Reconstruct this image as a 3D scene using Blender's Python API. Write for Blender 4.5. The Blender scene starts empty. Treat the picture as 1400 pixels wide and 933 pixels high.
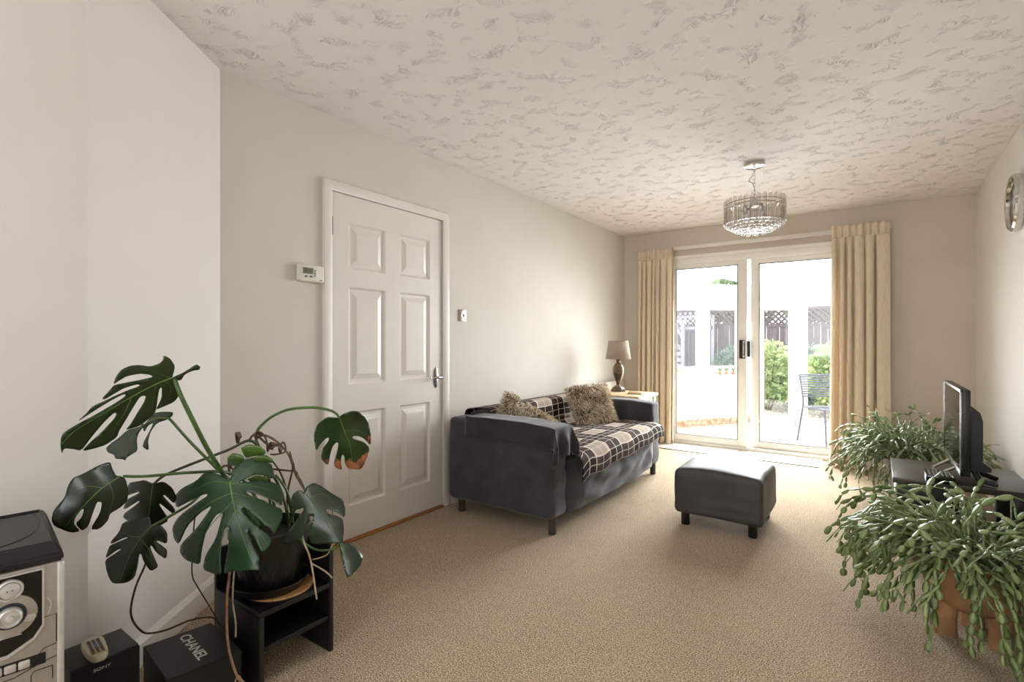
import bpy, bmesh, math, random
from mathutils import Vector, Matrix, noise, geometry
R = math.radians
PI = math.pi
scn = bpy.context.scene
COL = scn.collection

# ------------------------------------------------------------------ camera, world, lights, exposure
CAM_H = 1.15
YAW = R(35.45)
cam_d = bpy.data.cameras.new('camera')
cam_d.sensor_width = 36.0
cam_d.lens = 18.0
cam_d.clip_start = 0.02
cam = bpy.data.objects.new('camera', cam_d)
COL.objects.link(cam)
cam.location = (0, 0, CAM_H)
cam.rotation_euler = (R(90), 0, YAW)
scn.camera = cam

scn.view_settings.view_transform = 'Standard'
scn.view_settings.look = 'None'
scn.view_settings.gamma = 1.0
scn.view_settings.use_curve_mapping = False
scn.view_settings.exposure = 0.16

world = bpy.data.worlds.new('world')
scn.world = world
world.use_nodes = True
wn = world.node_tree
bg = wn.nodes['Background']
bg.inputs['Color'].default_value = (0.93, 0.97, 1.0, 1)
bg.inputs['Strength'].default_value = 5.0

def sun(name, direction, strength, color, angle):
    l = bpy.data.lights.new(name, 'SUN')
    l.energy = strength; l.color = color; l.angle = angle
    o = bpy.data.objects.new(name, l); COL.objects.link(o)
    o.rotation_euler = Vector(direction).to_track_quat('-Z', 'Y').to_euler()
    return o
def area(name, loc, direction, sx, sy, energy, color, portal=False, spread=PI):
    l = bpy.data.lights.new(name, 'AREA')
    l.shape = 'RECTANGLE'; l.size = sx; l.size_y = sy; l.energy = energy; l.color = color
    l.spread = spread
    if portal: l.cycles.is_portal = True
    o = bpy.data.objects.new(name, l); COL.objects.link(o)
    o.location = loc
    o.rotation_euler = Vector(direction).to_track_quat('-Z', 'Y').to_euler()
    return o
# sun over the garden, coming from the far left towards the house
sun('sun', (0.30, -0.85, -0.90), 17.0, (1.0, 0.98, 0.955), R(22))
area('patio_door_portal', (-1.09, 5.95, 1.03), (0, -1, 0), 1.75, 2.1, 1, (1, 1, 1), portal=True)
# fill lamp added at the unseen front window; daylight lamp in the patio door
area('front_window_fill', (-0.75, -2.17, 1.42), (0.0, 1, 0.0), 2.1, 1.4, 25, (0.985, 0.985, 1.0))
area('patio_daylight', (-1.09, 5.92, 1.05), (0, -1, -0.38), 1.5, 1.95, 100, (0.95, 0.975, 1.0), spread=R(118))

# ------------------------------------------------------------------ pixel helper: a point at a depth seen in the photo's frame
AX = Vector((-math.sin(YAW), math.cos(YAW), 0)); RT = Vector((math.cos(YAW), math.sin(YAW), 0)); UP = Vector((0, 0, 1))
CAMP = Vector((0, 0, CAM_H))
def D(px, py, d):
    return CAMP + (AX + RT * ((px - 700.0) / 700.0) + UP * ((467.0 - py) / 700.0)) * d

# ------------------------------------------------------------------ materials
def lin(c):
    return tuple(((v / 255.0) / 12.92 if v / 255.0 <= 0.04045 else (((v / 255.0) + 0.055) / 1.055) ** 2.4) for v in c) + (1,)
MATS = {}
def base_mat(name):
    m = bpy.data.materials.new(name); m.use_nodes = True
    nt = m.node_tree
    return m, nt, nt.nodes['Principled BSDF'], nt.nodes['Material Output']
def N(nt, t, **kw):
    n = nt.nodes.new(t)
    for k, v in kw.items():
        if k in n.inputs: n.inputs[k].default_value = v
        else: setattr(n, k, v)
    return n
def mat(name, c1, c2=None, scale=20, rough=0.5, metal=0.0, bump=0.0, bscale=None, bdist=0.002, detail=3, spec=0.5, sheen=0.0,
        trans=0.0, coat=0.0, stretch=None, lo=0.35, hi=0.65, transl=0.0):
    if name in MATS: return MATS[name]
    m, nt, p, out = base_mat(name)
    c1l = lin(c1); c2l = lin(c2 if c2 else tuple(max(0, v * 0.94) for v in c1))
    tc = N(nt, 'ShaderNodeTexCoord')
    src = tc.outputs['Object']
    if stretch:
        mp = N(nt, 'ShaderNodeMapping'); mp.inputs['Scale'].default_value = stretch
        nt.links.new(src, mp.inputs['Vector']); src = mp.outputs['Vector']
    nz = N(nt, 'ShaderNodeTexNoise', Scale=scale, Detail=detail)
    nt.links.new(src, nz.inputs['Vector'])
    cr = N(nt, 'ShaderNodeValToRGB')
    cr.color_ramp.elements[0].position = lo; cr.color_ramp.elements[0].color = c1l
    cr.color_ramp.elements[1].position = hi; cr.color_ramp.elements[1].color = c2l
    nt.links.new(nz.outputs['Fac'], cr.inputs['Fac'])
    nt.links.new(cr.outputs['Color'], p.inputs['Base Color'])
    p.inputs['Roughness'].default_value = rough
    p.inputs['Metallic'].default_value = metal
    p.inputs['Specular IOR Level'].default_value = spec
    if sheen: p.inputs['Sheen Weight'].default_value = sheen
    if trans: p.inputs['Transmission Weight'].default_value = trans
    if coat: p.inputs['Coat Weight'].default_value = coat
    if bump:
        b = N(nt, 'ShaderNodeBump', Strength=bump, Distance=bdist)
        n2 = N(nt, 'ShaderNodeTexNoise', Scale=bscale or scale, Detail=3.0)
        nt.links.new(src, n2.inputs['Vector'])
        nt.links.new(n2.outputs['Fac'], b.inputs['Height'])
        nt.links.new(b.outputs['Normal'], p.inputs['Normal'])
    if transl:
        t = N(nt, 'ShaderNodeBsdfTranslucent')
        nt.links.new(cr.outputs['Color'], t.inputs['Color'])
        mx = N(nt, 'ShaderNodeMixShader', Fac=transl)
        nt.links.new(p.outputs[0], mx.inputs[1]); nt.links.new(t.outputs[0], mx.inputs[2])
        nt.links.new(mx.outputs[0], out.inputs['Surface'])
    MATS[name] = m
    return m

wall_paint = mat('wall_paint', (221, 215, 209), (218, 212, 205), scale=3, rough=0.75, bump=0.08, bscale=60, bdist=0.002, spec=0.3)
wall_grey = mat('wall_paint_cool', (213, 208, 199), (210, 205, 195), scale=3, rough=0.75, bump=0.08, bscale=60, bdist=0.002, spec=0.3)
wall_warm = mat('wall_paint_warm', (214, 203, 189), (211, 199, 185), scale=3, rough=0.75, bump=0.08, bscale=60, bdist=0.002, spec=0.3)
white_gloss = mat('white_gloss_paint', (226, 221, 214), (223, 218, 210), scale=5, rough=0.35)
upvc = mat('white_plastic_frame', (241, 238, 232), (237, 233, 227), scale=5, rough=0.35)
ext_white = mat('exterior_white', (240, 240, 238), (234, 235, 233), scale=5, rough=0.5)
black_wood = mat('black_ash_wood', (11, 10, 10), (16, 15, 15), scale=30, rough=0.45, stretch=(1, 12, 1))
black_plastic = mat('black_plastic', (14, 14, 15), (19, 19, 20), scale=60, rough=0.4)
black_gloss = mat('black_gloss', (8, 8, 9), (11, 11, 12), scale=20, rough=0.12)
chrome = mat('chrome', (215, 213, 210), (200, 198, 195), scale=30, rough=0.12, metal=1.0)
silver = mat('silver_plastic', (178, 172, 163), (170, 164, 155), scale=60, rough=0.35, metal=0.55)
silver_light = mat('light_silver_plastic', (206, 203, 197), (196, 193, 188), scale=60, rough=0.3, metal=0.4)
brass_grey = mat('brushed_steel', (165, 155, 145), (150, 141, 132), scale=80, rough=0.3, metal=0.9)
sofa_fab = mat('sofa_denim_grey', (64, 64, 66), (52, 52, 54), scale=9, rough=0.85, bump=0.25, bscale=500, bdist=0.001, sheen=0.25, spec=0.2)
sofa_throw = mat('grey_throw_cloth', (54, 51, 51), (42, 40, 43), scale=12, rough=0.9, bump=0.25, bscale=400, bdist=0.001, sheen=0.3, spec=0.2)
leather = mat('grey_footstool_cloth', (74, 70, 68), (62, 59, 58), scale=6, rough=0.55, bump=0.15, bscale=300, bdist=0.0008, spec=0.4)
leg_wood = mat('grey_leg', (70, 62, 57), (55, 48, 44), scale=30, rough=0.4)
curtain_m = mat('cream_curtain_linen', (238, 224, 203), (230, 213, 190), scale=90, rough=0.9, bump=0.12, bscale=350, bdist=0.001, spec=0.15, transl=0.18, stretch=(1, 1, 0.15))
pine = mat('pale_wood', (216, 190, 150), (200, 172, 130), scale=14, rough=0.45, stretch=(1, 14, 1))
orange_wood = mat('orange_threshold_wood', (168, 108, 48), (140, 84, 36), scale=30, rough=0.4, stretch=(1, 10, 1))
cork = mat('cork', (196, 150, 98), (170, 122, 76), scale=90, rough=0.8)
terracotta = mat('terracotta', (186, 138, 94), (122, 90, 66), scale=9, rough=0.75, bump=0.2, bscale=40, lo=0.3, hi=0.7)
soil = mat('soil', (45, 34, 26), (28, 21, 16), scale=60, rough=0.95, bump=0.6, bscale=80, bdist=0.01)
lamp_shade_m = mat('taupe_shade', (186, 171, 152), (178, 163, 144), scale=200, rough=0.85, transl=0.2)
lamp_stone = mat('brown_marbled_stone', (52, 36, 24), (168, 138, 100), scale=9, rough=0.25, detail=5, lo=0.42, hi=0.7)
stem_green = mat('petiole_green', (76, 104, 44), (58, 84, 36), scale=20, rough=0.45)
stem_brown = mat('dry_root_brown', (104, 78, 58), (66, 46, 34), scale=40, rough=0.8)
root_pale = mat('pale_aerial_root', (176, 158, 130), (140, 116, 88), scale=40, rough=0.8)
root_dark = mat('dark_aerial_root', (70, 52, 38), (44, 32, 25), scale=40, rough=0.8)
leaf_brown = mat('withered_leaf_edge', (148, 92, 50), (104, 58, 32), scale=40, rough=0.7)
vein_m = mat('leaf_midrib', (92, 118, 52), (74, 100, 42), scale=20, rough=0.45)
def leaf_mat(name, a, b, rough=0.32):
    return mat(name, a, b, scale=7, rough=rough, bump=0.12, bscale=30, bdist=0.004, lo=0.3, hi=0.7, spec=0.5, transl=0.06)
leaf_dark = leaf_mat('monstera_leaf_dark', (22, 32, 18), (28, 40, 22))
leaf_matte = leaf_mat('monstera_leaf_matte', (30, 40, 24), (40, 52, 30), 0.6)
leaf_green = leaf_mat('monstera_leaf_green', (25, 52, 28), (33, 64, 34))
leaf_mid = leaf_mat('monstera_leaf_mid', (29, 47, 18), (42, 62, 24))
leaf_young = leaf_mat('monstera_leaf_young', (66, 92, 34), (84, 112, 44))
leaf_grey = leaf_mat('monstera_leaf_sheen', (34, 46, 32), (44, 58, 42), 0.34)
cactus_m = mat('cactus_stem_green', (92, 116, 60), (168, 182, 128), scale=14, rough=0.4, lo=0.3, hi=0.75, transl=0.08)
cactus_far = mat('cactus_stem_grey_green', (104, 126, 70), (182, 192, 152), scale=14, rough=0.4, lo=0.3, hi=0.75, transl=0.08)

def glass_mat():
    m, nt, p, out = base_mat('window_glass')
    tr = N(nt, 'ShaderNodeBsdfTransparent'); tr.inputs[0].default_value = (0.97, 0.98, 0.98, 1)
    gl = N(nt, 'ShaderNodeBsdfGlossy'); gl.inputs['Roughness'].default_value = 0.02
    fr = N(nt, 'ShaderNodeLayerWeight', Blend=0.5)
    pw = N(nt, 'ShaderNodeMath', operation='POWER'); pw.inputs[1].default_value = 4.0
    ma = N(nt, 'ShaderNodeMath', operation='MULTIPLY_ADD'); ma.inputs[1].default_value = 0.5; ma.inputs[2].default_value = 0.025
    nt.links.new(fr.outputs['Facing'], pw.inputs[0]); nt.links.new(pw.outputs[0], ma.inputs[0])
    mx = N(nt, 'ShaderNodeMixShader')
    nt.links.new(ma.outputs[0], mx.inputs[0]); nt.links.new(tr.outputs[0], mx.inputs[1]); nt.links.new(gl.outputs[0], mx.inputs[2])
    nt.links.new(mx.outputs[0], out.inputs['Surface'])
    return m
glass = glass_mat()
def crystal_mat():
    m, nt, p, out = base_mat('clear_acrylic')
    tr = N(nt, 'ShaderNodeBsdfTransparent'); tr.inputs[0].default_value = (0.9, 0.88, 0.86, 1)
    gl = N(nt, 'ShaderNodeBsdfGlossy'); gl.inputs['Roughness'].default_value = 0.05
    fr = N(nt, 'ShaderNodeLayerWeight', Blend=0.45)
    mx = N(nt, 'ShaderNodeMixShader')
    nt.links.new(fr.outputs['Facing'], mx.inputs[0]); nt.links.new(tr.outputs[0], mx.inputs[1]); nt.links.new(gl.outputs[0], mx.inputs[2])
    nt.links.new(mx.outputs[0], out.inputs['Surface'])
    return m
crystal = crystal_mat()
bead_m = mat('crystal_bead', (235, 232, 228), (225, 222, 218), scale=20, rough=0.04, trans=0.75)
def roof_mat():
    m, nt, p, out = base_mat('polycarbonate_roof')
    tr = N(nt, 'ShaderNodeBsdfTransparent'); tr.inputs[0].default_value = (0.93, 0.94, 0.94, 1)
    tl = N(nt, 'ShaderNodeBsdfTranslucent'); tl.inputs[0].default_value = (0.95, 0.95, 0.95, 1)
    mx = N(nt, 'ShaderNodeMixShader', Fac=0.25)
    nt.links.new(tr.outputs[0], mx.inputs[1]); nt.links.new(tl.outputs[0], mx.inputs[2])
    nt.links.new(mx.outputs[0], out.inputs['Surface'])
    return m
roof_m = roof_mat()

def carpet_mat():
    m, nt, p, out = base_mat('beige_carpet')
    tc = N(nt, 'ShaderNodeTexCoord')
    n1 = N(nt, 'ShaderNodeTexNoise', Scale=190.0, Detail=2.0, Roughness=0.7)
    n2 = N(nt, 'ShaderNodeTexNoise', Scale=2.2, Detail=3.0)
    n3 = N(nt, 'ShaderNodeTexNoise', Scale=26.0, Detail=3.0)
    for n in (n1, n2, n3): nt.links.new(tc.outputs['Object'], n.inputs['Vector'])
    cr = N(nt, 'ShaderNodeValToRGB')
    e = cr.color_ramp.elements
    e[0].position = 0.39; e[0].color = lin((100, 80, 56))
    e[1].position = 0.62; e[1].color = lin((218, 198, 168))
    mid = cr.color_ramp.elements.new(0.5); mid.color = lin((166, 142, 110))
    nt.links.new(n1.outputs['Fac'], cr.inputs['Fac'])
    mx = N(nt, 'ShaderNodeMix', data_type='RGBA', blend_type='OVERLAY'); mx.inputs['Factor'].default_value = 0.35
    nt.links.new(cr.outputs['Color'], mx.inputs[6])
    ad = N(nt, 'ShaderNodeMath', operation='ADD'); nt.links.new(n2.outputs['Fac'], ad.inputs[0]); nt.links.new(n3.outputs['Fac'], ad.inputs[1])
    ml = N(nt, 'ShaderNodeMath', operation='MULTIPLY'); nt.links.new(ad.outputs[0], ml.inputs[0]); ml.inputs[1].default_value = 0.5
    nt.links.new(ml.outputs[0], mx.inputs[7])
    nt.links.new(mx.outputs[2], p.inputs['Base Color'])
    p.inputs['Roughness'].default_value = 0.95
    p.inputs['Specular IOR Level'].default_value = 0.1
    p.inputs['Sheen Weight'].default_value = 0.2
    b = N(nt, 'ShaderNodeBump', Strength=0.9, Distance=0.006)
    nt.links.new(n1.outputs['Fac'], b.inputs['Height']); nt.links.new(b.outputs['Normal'], p.inputs['Normal'])
    return m
carpet = carpet_mat()

def ceiling_mat():
    # artex: fans of short brush strokes, in patches
    m, nt, p, out = base_mat('artex_ceiling')
    tc = N(nt, 'ShaderNodeTexCoord')
    warp = N(nt, 'ShaderNodeTexNoise', Scale=5.0, Detail=2.0)
    nt.links.new(tc.outputs['Object'], warp.inputs['Vector'])
    mx = N(nt, 'ShaderNodeMix', data_type='RGBA', blend_type='LINEAR_LIGHT'); mx.inputs['Factor'].default_value = 0.32
    nt.links.new(tc.outputs['Object'], mx.inputs[6]); nt.links.new(warp.outputs['Color'], mx.inputs[7])
    mp = N(nt, 'ShaderNodeMapping'); mp.inputs['Scale'].default_value = (24, 110, 24); mp.inputs['Rotation'].default_value = (0, 0, R(20))
    nt.links.new(mx.outputs[2], mp.inputs['Vector'])
    st = N(nt, 'ShaderNodeTexNoise', Scale=1.0, Detail=2.0, Roughness=0.5)
    nt.links.new(mp.outputs['Vector'], st.inputs['Vector'])
    st_r = N(nt, 'ShaderNodeMapRange'); st_r.inputs['From Min'].default_value = 0.50; st_r.inputs['From Max'].default_value = 0.66
    nt.links.new(st.outputs['Fac'], st_r.inputs['Value'])
    msk = N(nt, 'ShaderNodeTexNoise', Scale=10.0, Detail=3.5)
    nt.links.new(tc.outputs['Object'], msk.inputs['Vector'])
    mk_r = N(nt, 'ShaderNodeMapRange'); mk_r.inputs['From Min'].default_value = 0.52; mk_r.inputs['From Max'].default_value = 0.64
    nt.links.new(msk.outputs['Fac'], mk_r.inputs['Value'])
    pr = N(nt, 'ShaderNodeMath', operation='MULTIPLY')
    nt.links.new(st_r.outputs[0], pr.inputs[0]); nt.links.new(mk_r.outputs[0], pr.inputs[1])
    fine = N(nt, 'ShaderNodeTexNoise', Scale=45.0, Detail=3.0)
    nt.links.new(tc.outputs['Object'], fine.inputs['Vector'])
    sm = N(nt, 'ShaderNodeMath', operation='MULTIPLY_ADD'); sm.inputs[1].default_value = 0.12
    nt.links.new(fine.outputs['Fac'], sm.inputs[0]); nt.links.new(pr.outputs[0], sm.inputs[2])
    b = N(nt, 'ShaderNodeBump', Strength=0.9, Distance=0.008)
    nt.links.new(sm.outputs[0], b.inputs['Height'])
    nt.links.new(b.outputs['Normal'], p.inputs['Normal'])
    p.inputs['Base Color'].default_value = lin((232, 226, 222))
    p.inputs['Roughness'].default_value = 0.8
    p.inputs['Specular IOR Level'].default_value = 0.2
    return m
ceil_m = ceiling_mat()

def plaid_mat():
    m, nt, p, out = base_mat('brown_cream_tartan')
    uv = N(nt, 'ShaderNodeUVMap'); uv.uv_map = 'UVMap'
    sx = N(nt, 'ShaderNodeSeparateXYZ'); nt.links.new(uv.outputs[0], sx.inputs[0])
    def bands(sock, per, off):
        a = N(nt, 'ShaderNodeMath', operation='MULTIPLY_ADD'); a.inputs[1].default_value = 1.0 / per; a.inputs[2].default_value = off
        nt.links.new(sock, a.inputs[0])
        f = N(nt, 'ShaderNodeMath', operation='FRACT'); nt.links.new(a.outputs[0], f.inputs[0])
        dk = N(nt, 'ShaderNodeValToRGB'); dk.color_ramp.interpolation = 'CONSTANT'
        def setr(cr, stops):
            e = cr.color_ramp.elements
            e[0].position = 0; e[0].color = (stops[0][1],) * 3 + (1,)
            e[1].position = stops[1][0]; e[1].color = (stops[1][1],) * 3 + (1,)
            for pos, v in stops[2:]:
                q = e.new(pos); q.color = (v,) * 3 + (1,)
        setr(dk, [(0, 1.0), (0.22, 1.0), (0.44, 0.0), (0.5, 0.25), (0.9, 0.0)])
        wl = N(nt, 'ShaderNodeValToRGB'); wl.color_ramp.interpolation = 'CONSTANT'
        setr(wl, [(0, 0.0), (0.21, 1.0), (0.232, 0.0), (0.44, 1.0), (0.464, 0.0), (0.70, 1.0), (0.718, 0.0), (0.975, 1.0)])
        nt.links.new(f.outputs[0], dk.inputs[0]); nt.links.new(f.outputs[0], wl.inputs[0])
        return dk.outputs[0], wl.outputs[0]
    d1, w1 = bands(sx.outputs[0], 0.215, -0.25)
    d2, w2 = bands(sx.outputs[1], 0.40, 0.0)
    sm = N(nt, 'ShaderNodeMath', operation='ADD'); nt.links.new(d1, sm.inputs[0]); nt.links.new(d2, sm.inputs[1])
    hf = N(nt, 'ShaderNodeMath', operation='MULTIPLY'); hf.inputs[1].default_value = 0.5; nt.links.new(sm.outputs[0], hf.inputs[0])
    cr = N(nt, 'ShaderNodeValToRGB')
    e = cr.color_ramp.elements
    e[0].position = 0.0; e[0].color = lin((214, 203, 190))
    e[1].position = 1.0; e[1].color = lin((30, 21, 22))
    q = e.new(0.14); q.color = lin((194, 179, 162))
    q = e.new(0.5); q.color = lin((80, 62, 57))
    q = e.new(0.63); q.color = lin((60, 45, 42))
    nt.links.new(hf.outputs[0], cr.inputs[0])
    wm = N(nt, 'ShaderNodeMath', operation='MAXIMUM'); nt.links.new(w1, wm.inputs[0]); nt.links.new(w2, wm.inputs[1])
    wf = N(nt, 'ShaderNodeMath', operation='MULTIPLY'); wf.inputs[1].default_value = 0.75; nt.links.new(wm.outputs[0], wf.inputs[0])
    mx = N(nt, 'ShaderNodeMix', data_type='RGBA')
    nt.links.new(wf.outputs[0], mx.inputs[0]); nt.links.new(cr.outputs[0], mx.inputs[6]); mx.inputs[7].default_value = lin((226, 214, 200))
    nt.links.new(mx.outputs[2], p.inputs['Base Color'])
    p.inputs['Roughness'].default_value = 0.9
    p.inputs['Specular IOR Level'].default_value = 0.15
    return m
plaid = plaid_mat()

# ------------------------------------------------------------------ mesh helpers
def box(bm, x0, x1, y0, y1, z0, z1, bev=0.0, seg=2, M=None):
    r = bmesh.ops.create_cube(bm, size=1.0)
    vs = r['verts']
    for v in vs:
        v.co = Vector(((x0 + x1) / 2 + v.co.x * (x1 - x0), (y0 + y1) / 2 + v.co.y * (y1 - y0), (z0 + z1) / 2 + v.co.z * (z1 - z0)))
    if bev > 0:
        es = list({e for v in vs for e in v.link_edges})
        rr = bmesh.ops.bevel(bm, geom=es, offset=bev, segments=seg, affect='EDGES', profile=0.5)
        vs = list({v for f in rr['faces'] for v in f.verts} | {v for v in vs if v.is_valid})
    if M is not None:
        bmesh.ops.transform(bm, matrix=M, verts=vs)
    return vs
def tube(bm, pts, rad, n=8, caps=True):
    pts = [Vector(p) for p in pts]
    rads = rad if isinstance(rad, (list, tuple)) else [rad] * len(pts)
    rings = []
    ref = None
    for i, p in enumerate(pts):
        t = (pts[min(i + 1, len(pts) - 1)] - pts[max(i - 1, 0)]).normalized()
        if ref is None:
            ref = Vector((0, 0, 1)) if abs(t.z) < 0.9 else Vector((1, 0, 0))
        a = (ref - t * ref.dot(t))
        if a.length < 1e-5: a = t.orthogonal()
        a.normalize(); ref = a
        b = t.cross(a)
        rings.append([bm.verts.new(p + (a * math.cos(2 * PI * k / n) + b * math.sin(2 * PI * k / n)) * rads[i]) for k in range(n)])
    for i in range(len(rings) - 1):
        for k in range(n):
            bm.faces.new((rings[i][k], rings[i][(k + 1) % n], rings[i + 1][(k + 1) % n], rings[i + 1][k]))
    if caps:
        bm.faces.new(rings[0][::-1]); bm.faces.new(rings[-1])
def smooth_path(pts, sub=6):
    pts = [Vector(p) for p in pts]
    out = []
    for i in range(len(pts) - 1):
        p0 = pts[max(i - 1, 0)]; p1 = pts[i]; p2 = pts[i + 1]; p3 = pts[min(i + 2, len(pts) - 1)]
        for k in range(sub):
            t = k / sub
            out.append(0.5 * ((2 * p1) + (p2 - p0) * t + (2 * p0 - 5 * p1 + 4 * p2 - p3) * t * t + (3 * p1 - p0 - 3 * p2 + p3) * t ** 3))
    out.append(pts[-1])
    return out
def lathe(bm, prof, n=32, c=(0, 0, 0), sx=1, sy=1, close=True):
    rings = []
    for r, z in prof:
        rings.append([bm.verts.new((c[0] + sx * r * math.cos(2 * PI * k / n), c[1] + sy * r * math.sin(2 * PI * k / n), c[2] + z)) for k in range(n)])
    for i in range(len(rings) - 1):
        for k in range(n):
            bm.faces.new((rings[i][k], rings[i][(k + 1) % n], rings[i + 1][(k + 1) % n], rings[i + 1][k]))
    if close:
        bm.faces.new(rings[0][::-1]); bm.faces.new(rings[-1])
def grid(bm, nu, nv, fn, uvfn=None):
    if uvfn: bm.loops.layers.uv.new('UVMap')
    vs = [[bm.verts.new(fn(i / nu, j / nv)) for j in range(nv + 1)] for i in range(nu + 1)]
    uvl = bm.loops.layers.uv['UVMap'] if uvfn else None
    for i in range(nu):
        for j in range(nv):
            idx = ((i, j), (i + 1, j), (i + 1, j + 1), (i, j + 1))
            f = bm.faces.new([vs[a][b] for a, b in idx])
            if uvl:
                for l, (a, b) in zip(f.loops, idx): l[uvl].uv = uvfn(a / nu, b / nv)
    return vs
def poly_prism(bm, pts2, z0, z1, f=lambda x, y, z: (x, y, z)):
    lo = [bm.verts.new(f(x, y, z0)) for x, y in pts2]; hi = [bm.verts.new(f(x, y, z1)) for x, y in pts2]
    n = len(pts2)
    bm.faces.new(lo[::-1]); bm.faces.new(hi)
    for i in range(n): bm.faces.new((lo[i], lo[(i + 1) % n], hi[(i + 1) % n], hi[i]))
def obj(name, bm, m, parent=None, smooth=True, loc=None, angle=40, fixn=True):
    if fixn: bmesh.ops.recalc_face_normals(bm, faces=bm.faces)
    me = bpy.data.meshes.new(name); bm.to_mesh(me); bm.free()
    for mm in (m if isinstance(m, (list, tuple)) else [m]): me.materials.append(mm)
    if smooth:
        me.polygons.foreach_set('use_smooth', [True] * len(me.polygons))
        try: me.set_sharp_from_angle(angle=R(angle))
        except Exception: pass
    o = bpy.data.objects.new(name, me); COL.objects.link(o)
    if parent: o.parent = parent
    if loc: o.location = loc
    return o
def tag(o, label=None, cat=None, group=None, kind=None):
    if label: o['label'] = label
    if cat: o['category'] = cat
    if group: o['group'] = group
    if kind: o['kind'] = kind
    return o
def thing(name, label, cat, loc=(0, 0, 0), rotz=0.0, group=None):
    o = bpy.data.objects.new(name, None); COL.objects.link(o)
    o.empty_display_size = 0.1
    o.location = loc; o.rotation_euler = (0, 0, rotz)
    return tag(o, label, cat, group)
def struct(name, bm, m, label, cat, parent=None, smooth=False):
    o = obj(name, bm, m, parent, smooth)
    if not parent: tag(o, label, cat, kind='structure')
    return o
def sthing(name, label, cat, loc=(0, 0, 0), rotz=0):
    o = thing(name, label, cat, loc, rotz); o['kind'] = 'structure'; return o
def copy_tree(o, parent=None):
    c = o.copy(); COL.objects.link(c)
    if parent: c.parent = parent
    for ch in list(o.children): copy_tree(ch, c)
    return c
def text_mesh(name, s, size, m, parent, M, extrude=0.0006, sx=1.0, bold=0.0):
    cu = bpy.data.curves.new(name, 'FONT'); cu.body = s; cu.size = size; cu.extrude = extrude
    cu.align_x = 'CENTER'; cu.align_y = 'CENTER'; cu.offset = bold
    t = bpy.data.objects.new(name + '_tmp', cu); COL.objects.link(t)
    dg = bpy.context.evaluated_depsgraph_get()
    me = bpy.data.meshes.new_from_object(t.evaluated_get(dg))
    bpy.data.objects.remove(t); bpy.data.curves.remove(cu)
    me.name = name
    me.transform(M @ Matrix.Diagonal((sx, 1, 1, 1)))
    me.materials.clear(); me.materials.append(m)
    o = bpy.data.objects.new(name, me); COL.objects.link(o); o.parent = parent
    return o
def frame_M(origin, ex, ey, ez):
    M = Matrix.Identity(4)
    for i, e in enumerate((ex, ey, ez)):
        M[0][i], M[1][i], M[2][i] = e
    M[0][3], M[1][3], M[2][3] = origin
    return M
def nz(p, s=1.0, o=0.0):
    return noise.noise(Vector(p) * s + Vector((o, o * 1.7, -o)))

# ------------------------------------------------------------------ room shell
XL, XR, YB, YF, ZC = -2.46, 0.68, 5.78, -2.2, 2.40
A1 = (-2.46, 1.14); A2 = (-1.99, 0.53)       # the angled wall
DY0, DY1, DZ = 1.725, 2.625, 1.99            # interior door opening
PX0, PX1, PZ = -1.98, -0.18, 2.07            # patio door opening

bm = bmesh.new()
box(bm, -2.62, 0.80, -2.35, 5.93, -0.08, 0.0)
struct('floor', bm, carpet, 'beige twist pile carpet covering the whole floor', 'floor')
bm = bmesh.new(); box(bm, -2.62, 0.80, -2.35, 5.93, ZC, ZC + 0.1)
struct('ceiling', bm, ceil_m, 'white ceiling with swirled textured plaster', 'ceiling')

bm = bmesh.new()
T = 0.14
box(bm, XL - T, XL, A1[1] - 0.05, DY0, 0, ZC); box(bm, XL - T, XL, DY1, YB, 0, ZC); box(bm, XL - T, XL, DY0, DY1, DZ, ZC)
struct('wall_left', bm, wall_grey, 'long cream wall holding the panelled door', 'wall')
bm = bmesh.new()
dx, dy = A2[0] - A1[0], A2[1] - A1[1]; L = math.hypot(dx, dy); nx, ny = dy / L, -dx / L  # towards outside
poly_prism(bm, [A1, A2, (A2[0] + nx * T, A2[1] + ny * T), (A1[0] + nx * T, A1[1] + ny * T)], 0, ZC)
struct('wall_angled', bm, wall_paint, 'pale angled wall panel behind the swiss cheese plant', 'wall')
bm = bmesh.new(); box(bm, A2[0] - T, A2[0], YF, A2[1], 0, ZC)
struct('wall_near_left', bm, wall_paint, 'cream wall beside the stereo at the left edge', 'wall')
bm = bmesh.new(); box(bm, XR, XR + T, YF, YB + T, 0, ZC)
struct('wall_right', bm, wall_paint, 'bright cream wall with the round clock', 'wall')
bm = bmesh.new()
box(bm, XL - T, PX0, YB, YB + T, 0, ZC); box(bm, PX1, XR + T, YB, YB + T, 0, ZC); box(bm, PX0, PX1, YB, YB + T, PZ, ZC)
struct('wall_back', bm, wall_warm, 'cream end wall around the patio door', 'wall')
WX0, WX1, WZ0, WZ1 = -1.8, 0.3, 0.72, 2.12
bm = bmesh.new()
box(bm, A2[0] - T, WX0, YF - T, YF, 0, ZC); box(bm, WX1, XR + T, YF - T, YF, 0, ZC)
box(bm, WX0, WX1, YF - T, YF, 0, WZ0); box(bm, WX0, WX1, YF - T, YF, WZ1, ZC)
struct('wall_front', bm, wall_paint, 'cream wall with the front window behind the viewer', 'wall')
w1 = sthing('window_1', 'white framed front window', 'window', (0, 0, 0))
bm = bmesh.new()
for a, b in ((WX0, WX0 + 0.06), (WX1 - 0.06, WX1), (-0.78, -0.72)): box(bm, a, b, YF - 0.1, YF - 0.03, WZ0, WZ1, 0.006)
box(bm, WX0, WX1, YF - 0.1, YF - 0.03, WZ0, WZ0 + 0.06, 0.006); box(bm, WX0, WX1, YF - 0.1, YF - 0.03, WZ1 - 0.06, WZ1, 0.006)
obj('window_frame', bm, upvc, w1)
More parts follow.
